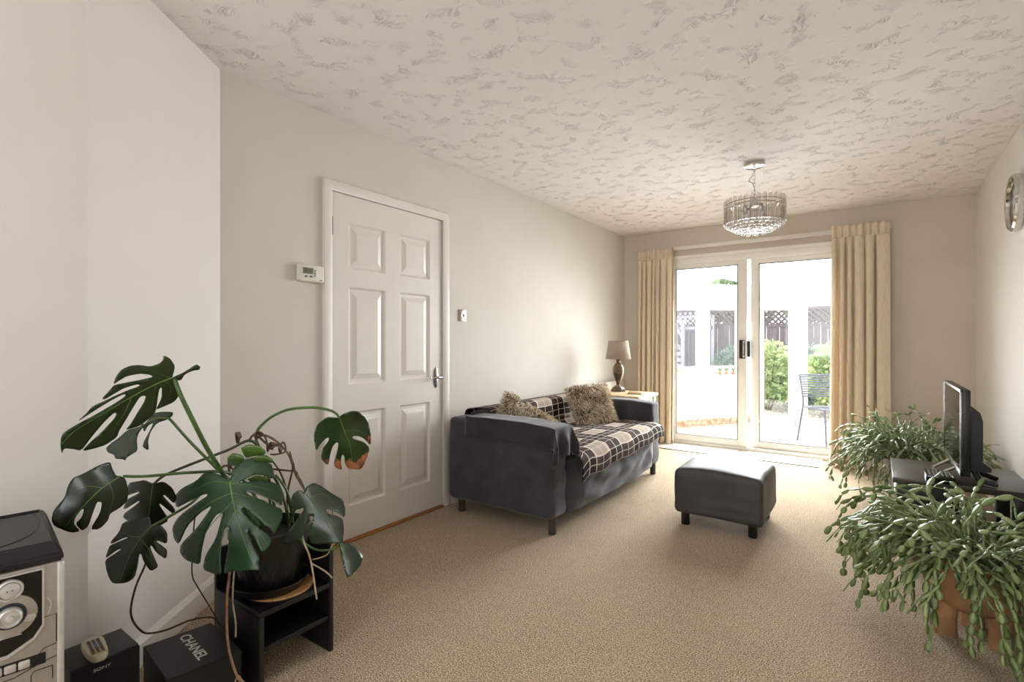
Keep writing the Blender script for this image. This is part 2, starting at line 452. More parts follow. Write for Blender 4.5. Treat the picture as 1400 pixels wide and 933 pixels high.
bm = bmesh.new(); box(bm, WX0, WX1, YF - 0.07, YF - 0.064, WZ0, WZ1); obj('pane', bm, glass, w1)

# skirting boards
def skirting(name, pts, label, offs=0.016, h=0.10):
    bm = bmesh.new()
    for (x0, y0), (x1, y1) in zip(pts[:-1], pts[1:]):
        d = Vector((x1 - x0, y1 - y0, 0)); l = d.length; d.normalize(); n = Vector((d.y, -d.x, 0))
        prof = [(0, 0), (offs, 0), (offs, h - 0.02), (offs * 0.5, h - 0.004), (0, h)]
        a = [bm.verts.new(Vector((x0, y0, z)) + n * o) for o, z in prof]
        b = [bm.verts.new(Vector((x1, y1, z)) + n * o) for o, z in prof]
        bm.faces.new(a); bm.faces.new(b[::-1])
        k = len(prof)
        for i in range(k): bm.faces.new((a[i], b[i], b[(i + 1) % k], a[(i + 1) % k]))
    return struct(name, bm, white_gloss, label, 'skirting board')
skirting('baseboard_angled', [A2, (A1[0], A1[1])], 'white skirting along the angled wall', )
skirting('baseboard_left', [(XL, A1[1] + 0.02), (XL, 1.69)], 'white skirting left of the panelled door')
skirting('baseboard_left_far', [(XL, 2.70), (XL, YB)], 'white skirting behind the sofa')
skirting('baseboard_right', [(XR, YB), (XR, YF)], 'white skirting along the right wall')
skirting('baseboard_back', [(PX1 + 0.02, YB), (XR, YB)], 'white skirting on the end wall right of the curtain')

# ------------------------------------------------------------------ interior door
door = sthing('door_1', 'white six panel interior door in a white frame', 'door', (0, 0, 0))
def door_leaf():
    bm = bmesh.new()
    y0, y1 = DY0 + 0.008, DY1 - 0.008; z0, z1 = 0.014, DZ - 0.006
    xf = XL - 0.004                                    # face of the leaf
    pan_y = [(y0 + 0.115, y0 + 0.385), (y0 + 0.50, y0 + 0.77)]
    pan_z = [(0.20, 0.74), (0.90, 1.46), (1.565, 1.83)]
    ys = sorted({y0, y1, *[v for p in pan_y for v in p]}); zs = sorted({z0, z1, *[v for p in pan_z for v in p]})
    for i in range(len(ys) - 1):
        for j in range(len(zs) - 1):
            ya, yb, za, zb = ys[i], ys[i + 1], zs[j], zs[j + 1]
            isp = (ya, yb) in pan_y and (za, zb) in pan_z
            def q(p): return bm.faces.new([bm.verts.new(v) for v in p])
            if not isp:
                q([(xf, ya, za), (xf, yb, za), (xf, yb, zb), (xf, ya, zb)])
            else:
                steps = [(0, 0), (0.012, -0.011), (0.026, -0.011), (0.058, -0.002)]
                for (i0, d0), (i1, d1) in zip(steps[:-1], steps[1:]):
                    A = [(xf + d0, ya + i0, za + i0), (xf + d0, yb - i0, za + i0), (xf + d0, yb - i0, zb - i0), (xf + d0, ya + i0, zb - i0)]
                    B = [(xf + d1, ya + i1, za + i1), (xf + d1, yb - i1, za + i1), (xf + d1, yb - i1, zb - i1), (xf + d1, ya + i1, zb - i1)]
                    for k in range(4): q([A[k], A[(k + 1) % 4], B[(k + 1) % 4], B[k]])
                q(B)
    # edges and back
    xb = xf - 0.038
    for p in ([(xf, y0, z0), (xf, y0, z1), (xb, y0, z1), (xb, y0, z0)], [(xf, y1, z0), (xf, y1, z1), (xb, y1, z1), (xb, y1, z0)],
              [(xf, y0, z1), (xf, y1, z1), (xb, y1, z1), (xb, y0, z1)], [(xf, y0, z0), (xf, y1, z0), (xb, y1, z0), (xb, y0, z0)],
              [(xb, y0, z0), (xb, y1, z0), (xb, y1, z1), (xb, y0, z1)]):
        bm.faces.new([bm.verts.new(v) for v in p])
    bmesh.ops.remove_doubles(bm, verts=bm.verts, dist=0.0004)
    return bm
leaf = obj('door_leaf', door_leaf(), white_gloss, door, angle=15)
bm = bmesh.new()
W = 0.062
def mitred(o, d):       # points of the frame at distance o from the opening, depth d
    ya, yb, zt = DY0 + 0.004 - o, DY1 - 0.004 + o, DZ - 0.004 + o
    return [(XL + d, ya, 0.0), (XL + d, ya, zt), (XL + d, yb, zt), (XL + d, yb, 0.0)]
pr_ = [mitred(o, d) for o, d in ((0, -0.002), (0, 0.010), (0.006, 0.013), (0.040, 0.019), (0.052, 0.017), (0.056, 0.010), (0.056, -0.002))]
vv_ = [[bm.verts.new(p) for p in r_] for r_ in pr_]
for a_, b_ in zip(vv_[:-1], vv_[1:]):
    for k in range(3): bm.faces.new((a_[k], a_[k + 1], b_[k + 1], b_[k]))
for k in (0, 3): bm.faces.new([r_[k] for r_ in vv_])
obj('architrave', bm, white_gloss, door)
bm = bmesh.new()
box(bm, XL - T, XL - 0.03, DY0, DY0 + 0.006, 0, DZ); box(bm, XL - T, XL - 0.03, DY1 - 0.006, DY1, 0, DZ); box(bm, XL - T, XL - 0.044, DY0, DY1, DZ - 0.006, DZ + 0.0)
box(bm, XL - T, XL - 0.1, DY0, DY1, 0, DZ)
obj('door_lining', bm, white_gloss, door)
bm = bmesh.new(); box(bm, XL - 0.05, XL + 0.022, DY0 + 0.005, DY1 - 0.005, 0.0, 0.011, 0.004)
obj('threshold_strip', bm, orange_wood, door)['label'] = 'orange brown wooden threshold strip'
hm = mat('dark_hinge', (52, 48, 44), (34, 31, 29), scale=80, rough=0.4, metal=0.7)
for z in (0.13, 1.74):
    bm = bmesh.new()
    for k in range(5): lathe(bm, [(0.005, 0), (0.0062, 0.001), (0.0062, 0.018), (0.005, 0.019)], 10, (XL + 0.003, DY0 + 0.006, z + k * 0.0205))
    obj('hinge', bm, hm, door)
ornate = mat('worn_chrome', (150, 146, 142), (96, 92, 88), scale=120, rough=0.3, metal=0.9, bump=0.5, bscale=160, bdist=0.002)
hd = obj('handle_plate', (lambda b: (lathe(b, [(0.001, 0.0), (0.022, 0.0), (0.021, 0.004), (0.012, 0.007), (0.001, 0.008)], 28, (0, 0, 0), 1, 3.3), b)[1])(bmesh.new()), ornate, door)
hd.matrix_local = frame_M((XL - 0.003, 2.558, 0.90), (0, 1, 0), (0, 0, 1), (1, 0, 0))
bm = bmesh.new()
lathe(bm, [(0.009, 0.006), (0.008, 0.03), (0.008, 0.045)], 14)
tube(bm, smooth_path([(0.012, 0.002, 0.042), (0.0, 0, 0.044), (-0.035, 0.004, 0.046), (-0.075, -0.002, 0.046), (-0.1, 0.006, 0.046)]), [0.008] * 6 + [0.0075] * 6 + [0.006] * 6 + [0.005] * 6 + [0.006], 10)
obj('handle_lever', bm, chrome, hd)

# ------------------------------------------------------------------ sliding patio door
pd = sthing('door_2', 'white framed sliding glass patio door', 'patio door')
bm = bmesh.new()
y0, y1 = YB + 0.0, YB + 0.09
box(bm, PX0, PX0 + 0.05, y0, y1, 0, PZ, 0.004); box(bm, PX1 - 0.05, PX1, y0, y1, 0, PZ, 0.004)
box(bm, PX0, PX1, y0, y1, 2.005, PZ, 0.004); box(bm, PX0, PX1, y0 - 0.012, y1, 0.0, 0.035, 0.004)
obj('outer_frame', bm, upvc, pd)
def sash(x0, x1, ya, z0=0.035, z1=2.005, l=0.085, rr=0.062, b=0.07, t=0.05):
    bm = bmesh.new()
    box(bm, x0, x0 + l, ya, ya + 0.035, z0, z1, 0.004); box(bm, x1 - rr, x1, ya, ya + 0.035, z0, z1, 0.004)
    box(bm, x0 + l, x1 - rr, ya + 0.001, ya + 0.034, z0, z0 + b, 0.004); box(bm, x0 + l, x1 - rr, ya + 0.001, ya + 0.034, z1 - t, z1, 0.004)
    s = obj('sliding_sash', bm, upvc, pd)
    bm = bmesh.new(); box(bm, x0 + l - 0.01, x1 - rr + 0.01, ya + 0.014, ya + 0.02, z0 + b - 0.01, z1 - t + 0.01)
    obj('pane', bm, glass, s)
    bm = bmesh.new()
    X0, X1, Z0, Z1 = x0 + l, x1 - rr, z0 + b, z1 - t
    g = 0.007
    box(bm, X0, X0 + g, ya - 0.001, ya + 0.013, Z0, Z1); box(bm, X1 - g, X1, ya - 0.001, ya + 0.013, Z0, Z1)
    box(bm, X0, X1, ya - 0.001, ya + 0.013, Z0, Z0 + g); box(bm, X0, X1, ya - 0.001, ya + 0.013, Z1 - g, Z1)
    obj('gasket', bm, mat('grey_gasket', (96, 92, 88), (80, 77, 74), scale=30, rough=0.6), s)
    return s
sl = sash(PX0 + 0.05, -1.105, YB + 0.005, rr=0.088)
sr = sash(-1.075, PX1 - 0.05, YB + 0.048, l=0.08)
bm = bmesh.new(); box(bm, -1.178, -1.122, YB - 0.008, YB + 0.006, 0.965, 1.16, 0.004)
h = obj('handle_plate', bm, black_plastic, sl)
bm = bmesh.new()
tube(bm, smooth_path([(-1.135, YB - 0.008, 0.98), (-1.132, YB - 0.03, 1.0), (-1.132, YB - 0.034, 1.06), (-1.132, YB - 0.03, 1.12), (-1.135, YB - 0.008, 1.145)]), 0.008, 8)
obj('pull_handle', bm, chrome, h)
bm = bmesh.new(); box(bm, -1.112, -1.076, YB + 0.02, YB + 0.046, 0.985, 1.15, 0.003); obj('lock_case', bm, black_plastic, sl)
# reveal and head
bm = bmesh.new(); box(bm, PX0 - 0.0, PX1, YB - 0.014, YB + 0.001, PZ, PZ + 0.035, 0.004)
struct('trim_1', bm, upvc, 'white trim above the patio door', 'trim')
bm = bmesh.new(); box(bm, PX0 - 0.02, -1.163, 5.40, 5.775, 0.0, 0.006, 0.002); box(bm, -1.157, -0.42, 5.40, 5.775, 0.0, 0.006, 0.002)
struct('trim_5', bm, mat('pale_threshold_tile', (214, 206, 194), (206, 197, 184), scale=8, rough=0.4), 'pale tiles inside the patio door', 'threshold')
bm = bmesh.new(); box(bm, PX0 - 0.02, -0.42, 5.385, 5.399, 0.0, 0.008, 0.002)
struct('trim_6', bm, mat('dark_edge_bar', (96, 92, 90), (82, 78, 76), scale=30, rough=0.4), 'thin metal bar where carpet meets the tiles', 'edge bar')

# ------------------------------------------------------------------ curtain track and curtains
tr = thing('curtain_track', 'white curtain track above the patio door', 'curtain track', (-1.09, YB - 0.05, 2.185))
bm = bmesh.new(); box(bm, -1.17, 1.20, -0.016, 0.016, -0.02, 0.018, 0.004); obj('rail', bm, white_gloss, tr)
for x in (-1.0, -0.4, 0.2, 0.9):
    bm = bmesh.new(); box(bm, x - 0.012, x + 0.012, 0.012, 0.049, -0.01, 0.02); obj('bracket', bm, white_gloss, tr)
def curtain(name, label, x0, x1, yt, yb, zt, zb, npl, seed, flare=0.02, amp=0.030, wide=None):
    rnd = random.Random(seed)
    edges = [0.0]
    for k in range(npl):
        edges.append(edges[-1] + rnd.uniform(0.7, 1.5)); edges.append(edges[-1] + rnd.uniform(0.3, 0.5))
    edges = [e / edges[-1] for e in edges]
    if wide: edges = [e * (1 - wide) for e in edges] + [1.0]      # a broad flat end panel
    amps = [rnd.uniform(0.7, 1.2) for _ in edges]
    t = thing(name, label, 'curtain', ((x0 + x1) / 2, yt, 0), 0, 'full length cream curtains')
    def wave(s):
        for k in range(len(edges) - 1):
            if s <= edges[k + 1] + 1e-9:
                q = (s - edges[k]) / (edges[k + 1] - edges[k])
                a = amps[k] * (0.25 if (wide and k == len(edges) - 2) else (0.55 if k % 2 == 0 else 1.0))
                return math.sin(PI * q) ** 0.7 * a * (1 if k % 2 == 0 else -1), q
        return 0, 0
    def fn(u, v):
        z = zb + (zt - zb) * v
        w, q = wave(u)
        h = min(1.0, (1 - v) * 9)                       # pleats open below the heading
        low = 1 - v
        x = x0 + (x1 - x0) * u + (u - 0.5) * flare * low * 2
        x += 0.006 * nz((u * 6, v * 2, seed))
        y = yt + (yb - yt) * low - amp * (0.55 + 0.6 * low) * w * h + 0.012 * nz((u * 9, v * 3, seed + 4)) * low
        if v > 0.955: y += 0.006 * math.sin(u * npl * 9)
        if z < 0.05: y -= (0.05 - z) * 0.35
        return Vector((x - (x0 + x1) / 2, y - yt, z))
    bm = bmesh.new(); grid(bm, 300, 44, fn)
    o = obj('drape', bm, curtain_m, t, angle=180, fixn=False)
    sm = o.modifiers.new('thickness', 'SOLIDIFY'); sm.thickness = 0.002
    bm = bmesh.new()
    def fh(u, v):
        z = zt - 0.10 + 0.115 * v
        x = x0 + (x1 - x0) * u; w, q = wave(u)
        pinch = math.sin(u * npl * 2 * PI * 1.6 + 2 * nz((u * 5, 0, seed)))
        y = yt - 0.016 - 0.012 * pinch * (1 - 0.3 * v) - 0.012 * w * (1 - v)
        return Vector((x - (x0 + x1) / 2, y - yt, z + 0.006 * pinch * (v > 0.6)))
    grid(bm, 260, 6, fh)
    o = obj('pleated_heading', bm, curtain_m, t, angle=180, fixn=False)
    sm = o.modifiers.new('thickness', 'SOLIDIFY'); sm.thickness = 0.003
    return t
curtain('curtain', 'narrow gathered cream curtain left of the patio door', -2.255, -1.845, 5.70, 5.66, 2.175, 0.01, 7, 3, 0.0, 0.046)
curtain('curtain.001', 'wide cream curtain right of the patio door', -0.345, 0.095, 5.69, 5.56, 2.215, 0.008, 5, 8, 0.012, 0.066, wide=0.22)

# ------------------------------------------------------------------ ceiling light
def chandelier():
    c = (-0.70, 3.92)
    t = thing('chandelier', 'crystal drop ceiling light hanging on a chrome chain', 'ceiling light', (c[0], c[1], ZC))
    bm = bmesh.new(); lathe(bm, [(0.068, 0), (0.07, -0.004), (0.07, -0.022), (0.062, -0.027), (0.012, -0.028), (0.010, -0.034)], 40); obj('ceiling_rose', bm, chrome, t)
    bm = bmesh.new()
    z = -0.034
    k = 0
    while z > -0.235:
        pts = []
        for q in range(13):
            a = 2 * PI * q / 12
            u, w = 0.007 * math.cos(a), 0.016 * math.sin(a)
            pts.append(Vector((u, 0, z - 0.014 + w)) if k % 2 == 0 else Vector((0, u, z - 0.014 + w)))
        tube(bm, pts, 0.0018, 6, caps=False)
        z -= 0.026; k += 1
    obj('chain', bm, chrome, t)
    bm = bmesh.new()
    tube(bm, smooth_path([(0.004, 0, -0.03), (-0.005, 0.003, -0.07), (-0.036, 0.004, -0.118), (-0.01, 0, -0.14), (0.004, 0.0, -0.2), (0, 0, -0.25)]), 0.0022, 6)
    obj('flex', bm, mat('clear_flex', (150, 146, 140), (130, 126, 120), scale=40, rough=0.3), t)
    bm = bmesh.new()
    for (r, z) in ((0.185, -0.285), (0.15, -0.30)):
        tube(bm, [(r * math.cos(2 * PI * q / 48), r * math.sin(2 * PI * q / 48), z) for q in range(49)], 0.004, 6, caps=False)
    for q in range(4):
        a = q * PI / 2 + 0.4
        tube(bm, [(0, 0, -0.255), (0.185 * math.cos(a), 0.185 * math.sin(a), -0.285)], 0.003, 6)
    lathe(bm, [(0.012, -0.24), (0.03, -0.255), (0.03, -0.30), (0.012, -0.31)], 20)
    for q in range(4):
        a = q * PI / 2 + 0.8
        lathe(bm, [(0.014, -0.30), (0.014, -0.36), (0.01, -0.365)], 12, (0.07 * math.cos(a), 0.07 * math.sin(a), 0))
        tube(bm, [(0, 0, -0.29), (0.07 * math.cos(a), 0.07 * math.sin(a), -0.30)], 0.004, 6)
    obj('frame', bm, chrome, t)
    bulb_m = mat('bulb_glass', (240, 238, 232), (232, 230, 224), scale=5, rough=0.2)
    for q in range(4):
        a = q * PI / 2 + 0.8
        bm = bmesh.new(); lathe(bm, [(0.009, -0.36), (0.016, -0.375), (0.018, -0.39), (0.012, -0.41), (0.003, -0.418)], 14, (0.07 * math.cos(a), 0.07 * math.sin(a), 0))
        obj('bulb', bm, bulb_m, t)
    n = 30
    bm0 = bmesh.new()
    w = 0.017
    # one triangular acrylic prism with a pointed, hooked top
    prof = [(-w, 0.0), (w, 0.0), (0, 0.017)]
    rings = []
    for z, s in ((-0.424, 1), (-0.268, 1), (-0.252, 0.35)):
        rings.append([bm0.verts.new((0.183 + y * 1.0, x * s, z)) for x, y in prof])
    for i in range(2):
        for k in range(3): bm0.faces.new((rings[i][k], rings[i][(k + 1) % 3], rings[i + 1][(k + 1) % 3], rings[i + 1][k]))
    bm0.faces.new(rings[0]); bm0.faces.new(rings[-1])
    p0 = obj('prism', bm0, crystal, t, smooth=False)
    for k in range(1, n):
        c_ = p0.copy(); COL.objects.link(c_); c_.parent = t; c_.rotation_euler = (0, 0, 2 * PI * k / n)
    bmb = bmesh.new(); bmesh.ops.create_icosphere(bmb, subdivisions=2, radius=0.0115)
    b0 = obj('crystal_bead', bmb, bead_m, t, smooth=True, angle=10)
    first = True
    for (r, z, m_) in ((0.185, -0.430, 32), (0.160, -0.448, 26), (0.133, -0.464, 21), (0.104, -0.478, 12), (0.072, -0.489, 8), (0.030, -0.497, 1)):
        for k in range(m_):
            a = 2 * PI * (k + 0.5 * (m_ % 2)) / m_
            if m_ == 1: r = 0
            b = b0 if first else b0.copy()
            if not first: COL.objects.link(b); b.parent = t
            first = False
            b.location = (r * math.cos(a), r * math.sin(a), z)
    bm = bmesh.new()
    for (r, z) in ((0.185, -0.420), (0.160, -0.438), (0.133, -0.454), (0.104, -0.468), (0.072, -0.479)):
        tube(bm, [(r * math.cos(2 * PI * q / 40), r * math.sin(2 * PI * q / 40), z) for q in range(41)], 0.0018, 5, caps=False)
    for q in range(6):
        a = q * PI / 3
        tube(bm, [(0.185 * math.cos(a), 0.185 * math.sin(a), -0.285), (0.178 * math.cos(a), 0.178 * math.sin(a), -0.42), (0.104 * math.cos(a), 0.104 * math.sin(a), -0.468), (0, 0, -0.487)], 0.002, 5)
    obj('bead_wires', bm, chrome, t)
chandelier()

# ------------------------------------------------------------------ wall fittings
th = thing('thermostat', 'white heating thermostat on the wall beside the door', 'thermostat', (XL, 1.593, 1.508))
plastic_w = mat('white_plastic', (226, 222, 210), (220, 216, 203), scale=20, rough=0.4)
bm = bmesh.new(); box(bm, 0, 0.026, -0.077, 0.077, -0.046, 0.046, 0.010, 4); obj('case', bm, plastic_w, th)
bm = bmesh.new(); box(bm, 0.0255, 0.0275, -0.052, 0.008, -0.004, 0.028, 0.002)
obj('screen', bm, mat('lcd_grey', (122, 128, 108), (110, 116, 98), scale=30, rough=0.3), th)
lcd = mat('lcd_digit', (46, 50, 42), (40, 44, 38), scale=30, rough=0.4)
Mw = frame_M((0.0278, -0.022, 0.012), (0, 1, 0), (0, 0, 1), (1, 0, 0))
text_mesh('digits', '12 20', 0.02, lcd, th, Mw, 0.0003)
for k in range(3):
    bm = bmesh.new(); box(bm, 0.0255, 0.029, 0.014, 0.024, -0.018 + k * 0.014, -0.008 + k * 0.014, 0.002); obj('side_button', bm, mat('grey_button', (150, 148, 140), scale=30), th)
for k in range(2):
    bm = bmesh.new(); box(bm, 0.0255, 0.029, -0.042 + k * 0.028, -0.026 + k * 0.028, -0.022, -0.014, 0.002); obj('mode_button', bm, mat('dark_grey_button', (92, 90, 86), scale=30), th)
bm = bmesh.new(); box(bm, 0.0255, 0.0266, 0.045, 0.062, -0.036, -0.031); obj('badge', bm, mat('dark_grey_button', (92, 90, 86), scale=30), th)

sw = thing('light_switch', 'square metal light switch between the door and the sofa', 'light switch', (XL, 2.826, 1.336))
bm = bmesh.new(); box(bm, 0, 0.006, -0.043, 0.043, -0.043, 0.043, 0.003, 2); obj('plate', bm, brass_grey, sw)
for y in (-0.016, 0.016):
    bm = bmesh.new(); box(bm, 0.005, 0.012, y - 0.007, y + 0.007, -0.012, 0.012, 0.003, 2); obj('rocker', bm, silver_light, sw)
for y in (-0.032, 0.032):
    bm = bmesh.new(); lathe(bm, [(0.0035, 0), (0.003, 0.0015)], 10); s = obj('screw', bm, chrome, sw); s.matrix_local = frame_M((0.0055, y, 0), (0, 1, 0), (0, 0, 1), (1, 0, 0))

ck = thing('wall_clock', 'round chrome wall clock on the right wall', 'clock', (XR, 4.14, 1.958))
MC = frame_M((0, 0, 0), (0, -1, 0), (0, 0, 1), (-1, 0, 0))
def place(o): o.matrix_local = MC; return o
bm = bmesh.new(); lathe(bm, [(0.165, 0.0), (0.168, 0.012), (0.166, 0.034), (0.155, 0.044), (0.143, 0.040), (0.138, 0.026)], 64, close=False); place(obj('rim', bm, chrome, ck))
bm = bmesh.new(); lathe(bm, [(0.001, 0.012), (0.142, 0.012), (0.142, 0.014), (0.001, 0.014)], 48); place(obj('dial', bm, mat('clock_dial', (212, 208, 202), (206, 202, 196), scale=10, rough=0.4), ck))
ink = mat('dark_ink', (40, 38, 36), scale=30)
for i, rn in enumerate(['XII', 'I', 'II', 'III', 'IIII', 'V', 'VI', 'VII', 'VIII', 'IX', 'X', 'XI']):
    a = PI / 2 - i * PI / 6
    M = MC @ Matrix.Translation((0.115 * math.cos(a), 0.115 * math.sin(a), 0.0145)) @ Matrix.Rotation(a - PI / 2, 4, 'Z')
    text_mesh('numeral', rn, 0.036, ink, ck, M, 0.0004)
for nm, a, l, w in (('hour_hand', R(60), 0.065, 0.006), ('minute_hand', R(200), 0.10, 0.004)):
    bm = bmesh.new(); box(bm, -0.015, l, -w / 2, w / 2, 0.016, 0.0175); o = obj(nm, bm, ink, ck); o.matrix_local = MC @ Matrix.Rotation(a, 4, 'Z')
bm = bmesh.new(); lathe(bm, [(0.139, 0.026), (0.10, 0.031), (0.05, 0.034), (0.001, 0.035)], 48, close=False); place(obj('glass_cover', bm, glass, ck))

# ------------------------------------------------------------------ radiator
rad = thing('radiator', 'white panel radiator on the wall behind the side table', 'radiator', (XL, 5.06, 0))
bm = bmesh.new()
def radf(u, v):
    y = -0.40 + 0.80 * u
    rib = 0.004 * (0.5 - 0.5 * math.cos(u * 2 * PI * 24)) * (1 if 0.06 < v < 0.94 else 0)
    return Vector((0.075 + rib, y, 0.14 + 0.54 * v))
grid(bm, 192, 20, radf)
obj('front_panel', bm, white_gloss, rad, angle=60, fixn=False)
bm = bmesh.new(); box(bm, 0.03, 0.076, -0.402, 0.402, 0.676, 0.70, 0.004); box(bm, 0.03, 0.076, -0.405, -0.398, 0.14, 0.70); box(bm, 0.03, 0.076, 0.398, 0.405, 0.14, 0.70)
box(bm, 0.03, 0.036, -0.4, 0.4, 0.14, 0.69); obj('casing', bm, white_gloss, rad)
bm = bmesh.new()
for y in (-0.3, 0.3): box(bm, 0.001, 0.032, y - 0.02, y + 0.02, 0.3, 0.55)
obj('wall_bracket', bm, white_gloss, rad)
bm = bmesh.new(); lathe(bm, [(0.010, 0), (0.012, 0.003), (0.012, 0.03), (0.008, 0.035)], 12, (0.055, -0.415, 0.655)); obj('bleed_valve', bm, brass_grey, rad)
bm = bmesh.new(); tube(bm, [(0.05, -0.43, 0.0), (0.05, -0.43, 0.17), (0.05, -0.4, 0.17)], 0.009, 8); tube(bm, [(0.05, 0.43, 0.0), (0.05, 0.43, 0.17), (0.05, 0.4, 0.17)], 0.009, 8); obj('pipes', bm, white_gloss, rad)

# ------------------------------------------------------------------ soft furnishing helpers
def pmat(p):
    M = Matrix.Identity(4)
    while p is not None:
        M = p.matrix_basis @ M; p = p.parent
    return M
def wobj(name, bm, m, parent, smooth=True, angle=40, fixn=True):
    """bm is in room coordinates; the child keeps its place under its parent"""
    bmesh.ops.transform(bm, matrix=pmat(parent).inverted(), verts=bm.verts)
    return obj(name, bm, m, parent, smooth, None, angle, fixn)
def rbox(bm, x0, x1, y0, y1, z0, z1, r, n=(12, 12, 8), disp=None):
    lo = Vector((x0, y0, z0)); hi = Vector((x1, y1, z1))
    r = min(r, (x1 - x0) / 2, (y1 - y0) / 2, (z1 - z0) / 2)
    def ax(a, b, k):
        f = [0, 0.15, 0.35, 0.6, 1.0]
        s = [a + r * q for q in f]
        e = [b - r * q for q in f][::-1]
        mid = [a + r + (b - a - 2 * r) * i / k for i in range(1, k)]
        out = []
        for v in s + mid + e:
            if not out or v - out[-1] > 1e-6: out.append(v)
        return out
    X, Y, Z = ax(x0, x1, n[0]), ax(y0, y1, n[1]), ax(z0, z1, n[2])
    cache = {}
    def vert(p):
        k = tuple(round(c, 6) for c in p)
        if k not in cache:
            p = Vector(p)
            q = Vector((min(max(p.x, x0 + r), x1 - r), min(max(p.y, y0 + r), y1 - r), min(max(p.z, z0 + r), z1 - r)))
            d = p - q
            if d.length > 1e-9:
                m = max(abs(d.x), abs(d.y), abs(d.z)); p = q + d.normalized() * m
            if disp: p = p + disp(p, d.normalized() if d.length > 1e-9 else Vector((0, 0, 0)))
            cache[k] = bm.verts.new(p)
        return cache[k]
    for A, B, fx in ((X, Y, lambda a, b, c: (a, b, c)), (Y, Z, lambda a, b, c: (c, a, b)), (X, Z, lambda a, b, c: (a, c, b))):
        ends = (z0, z1) if A is X and B is Y else ((x0, x1) if A is Y else (y0, y1))
        for c in ends:
            for i in range(len(A) - 1):
                for j in range(len(B) - 1):
                    vs = [vert(fx(A[i], B[j], c)), vert(fx(A[i + 1], B[j], c)), vert(fx(A[i + 1], B[j + 1], c)), vert(fx(A[i], B[j + 1], c))]
                    if len(set(vs)) == 4:
                        try: bm.faces.new(vs)
                        except ValueError: pass
def wr(amp, f, o=0.0):
    return lambda p, d: d * (amp * nz(p, f, o)) if d.length else Vector((0, 0, 0))

# ------------------------------------------------------------------ sofa
SX0, SX1, SY0, SY1 = -2.35, -1.535, 2.56, 4.37
sofa = thing('sofa', 'charcoal grey fabric sofa standing against the left wall', 'sofa', ((SX0 + SX1) / 2, (SY0 + SY1) / 2, 0))
for ya, yb, o in ((SY0, SY0 + 0.18, 1), (SY1 - 0.18, SY1, 5)):
    bm = bmesh.new()
    def armd(p, d, o=o):
        q = d * (0.006 * nz(p, 5, o) + 0.003 * nz(p, 16, o))
        if p.x > SX1 - 0.03: q += Vector((0.006 * math.sin(p.z * 40 + 3 * p.y), 0, 0))
        if p.z > 0.5: q.z -= 0.018 * max(0, (p.x - (SX1 - 0.2)) / 0.2)
        return q
    rbox(bm, SX0, SX1, ya, yb, 0.095, 0.64, 0.034, (16, 4, 10), armd)
    wobj('arm', bm, sofa_fab, sofa)
bm = bmesh.new(); rbox(bm, SX0, -2.13, SY0 + 0.17, SY1 - 0.17, 0.10, 0.665, 0.06, (4, 24, 8), wr(0.01, 4, 2)); wobj('backrest', bm, sofa_fab, sofa)
bm = bmesh.new()
def cushd(p, d):
    q = d * (0.008 * nz(p, 4, 9))
    e_ = min(p.y - SY0 - 0.175, SY1 - 0.175 - p.y)
    if p.x > -1.7: q.x -= 0.05 * max(0, 1 - e_ / 0.10) ** 2
    if p.z > 0.4: q.z += 0.012 * math.sin(PI * min(1, max(0, (p.y - SY0 - 0.18) / 1.45))) 
    return q
rbox(bm, -2.16, -1.49, SY0 + 0.175, SY1 - 0.175, 0.30, 0.44, 0.05, (12, 24, 3), cushd); wobj('seat_cushion', bm, sofa_fab, sofa)
bm = bmesh.new()
def skirt(u, v):
    y = SY0 + 0.16 + (SY1 - SY0 - 0.32) * u; z = 0.100 + 0.27 * v
    sag = 4 * (u - 0.5) ** 2
    ph = (v - 0.55 * sag + 0.25) * 11
    d = 0.016 * math.sin(ph + 2.5 * nz((u * 3, v, 1), 1)) * (0.4 + 0.6 * v) + 0.016 * nz((u * 8, v * 2.0, 3), 1) + 0.010 * nz((u * 18, v * 3, 5), 1) * v
    x = -1.495 + 0.03 * math.sin(PI * v) * (1 - sag * 0.6) + d * min(1, 6 * u, 6 * (1 - u))
    e_ = min(1, 9 * u, 9 * (1 - u)) ** 0.5
    return Vector(((x - 0.02 * (1 - v)) * e_ + (-1.552) * (1 - e_), y, z))
grid(bm, 90, 40, skirt)
box(bm, SX0 + 0.05, -1.56, SY0 + 0.1, SY1 - 0.1, 0.098, 0.31)
wobj('base', bm, sofa_fab, sofa)
for x in (SX0 + 0.065, SX1 - 0.04):
    for y in (SY0 + 0.065, SY1 - 0.06):
        bm = bmesh.new(); lathe(bm, [(0.021, 0.0), (0.024, 0.004), (0.024, 0.02), (0.024, 0.1)], 20, (x, y, 0)); wobj('leg', bm, leg_wood, sofa)

# tartan throw
prof = smooth_path([(-1.447, 0, 0.30), (-1.438, 0, 0.36), (-1.442, 0, 0.42), (-1.475, 0, 0.458), (-1.55, 0, 0.468), (-1.80, 0, 0.466), (-2.05, 0, 0.458), (-2.105, 0, 0.475), (-2.118, 0, 0.53), (-2.124, 0, 0.60), (-2.135, 0, 0.668), (-2.175, 0, 0.69), (-2.28, 0, 0.684), (-2.345, 0, 0.672), (-2.368, 0, 0.63), (-2.37, 0, 0.52)], 8)
arc = [0.0]
for a, b in zip(prof[:-1], prof[1:]): arc.append(arc[-1] + (b - a).length)
def at_arc(s):
    s = min(max(s, 0), arc[-1])
    for i in range(len(arc) - 1):
        if s <= arc[i + 1]:
            t = (s - arc[i]) / (arc[i + 1] - arc[i]); return prof[i].lerp(prof[i + 1], t)
    return prof[-1].copy()
TY0, TY1 = SY0 + 0.188, SY1 - 0.188
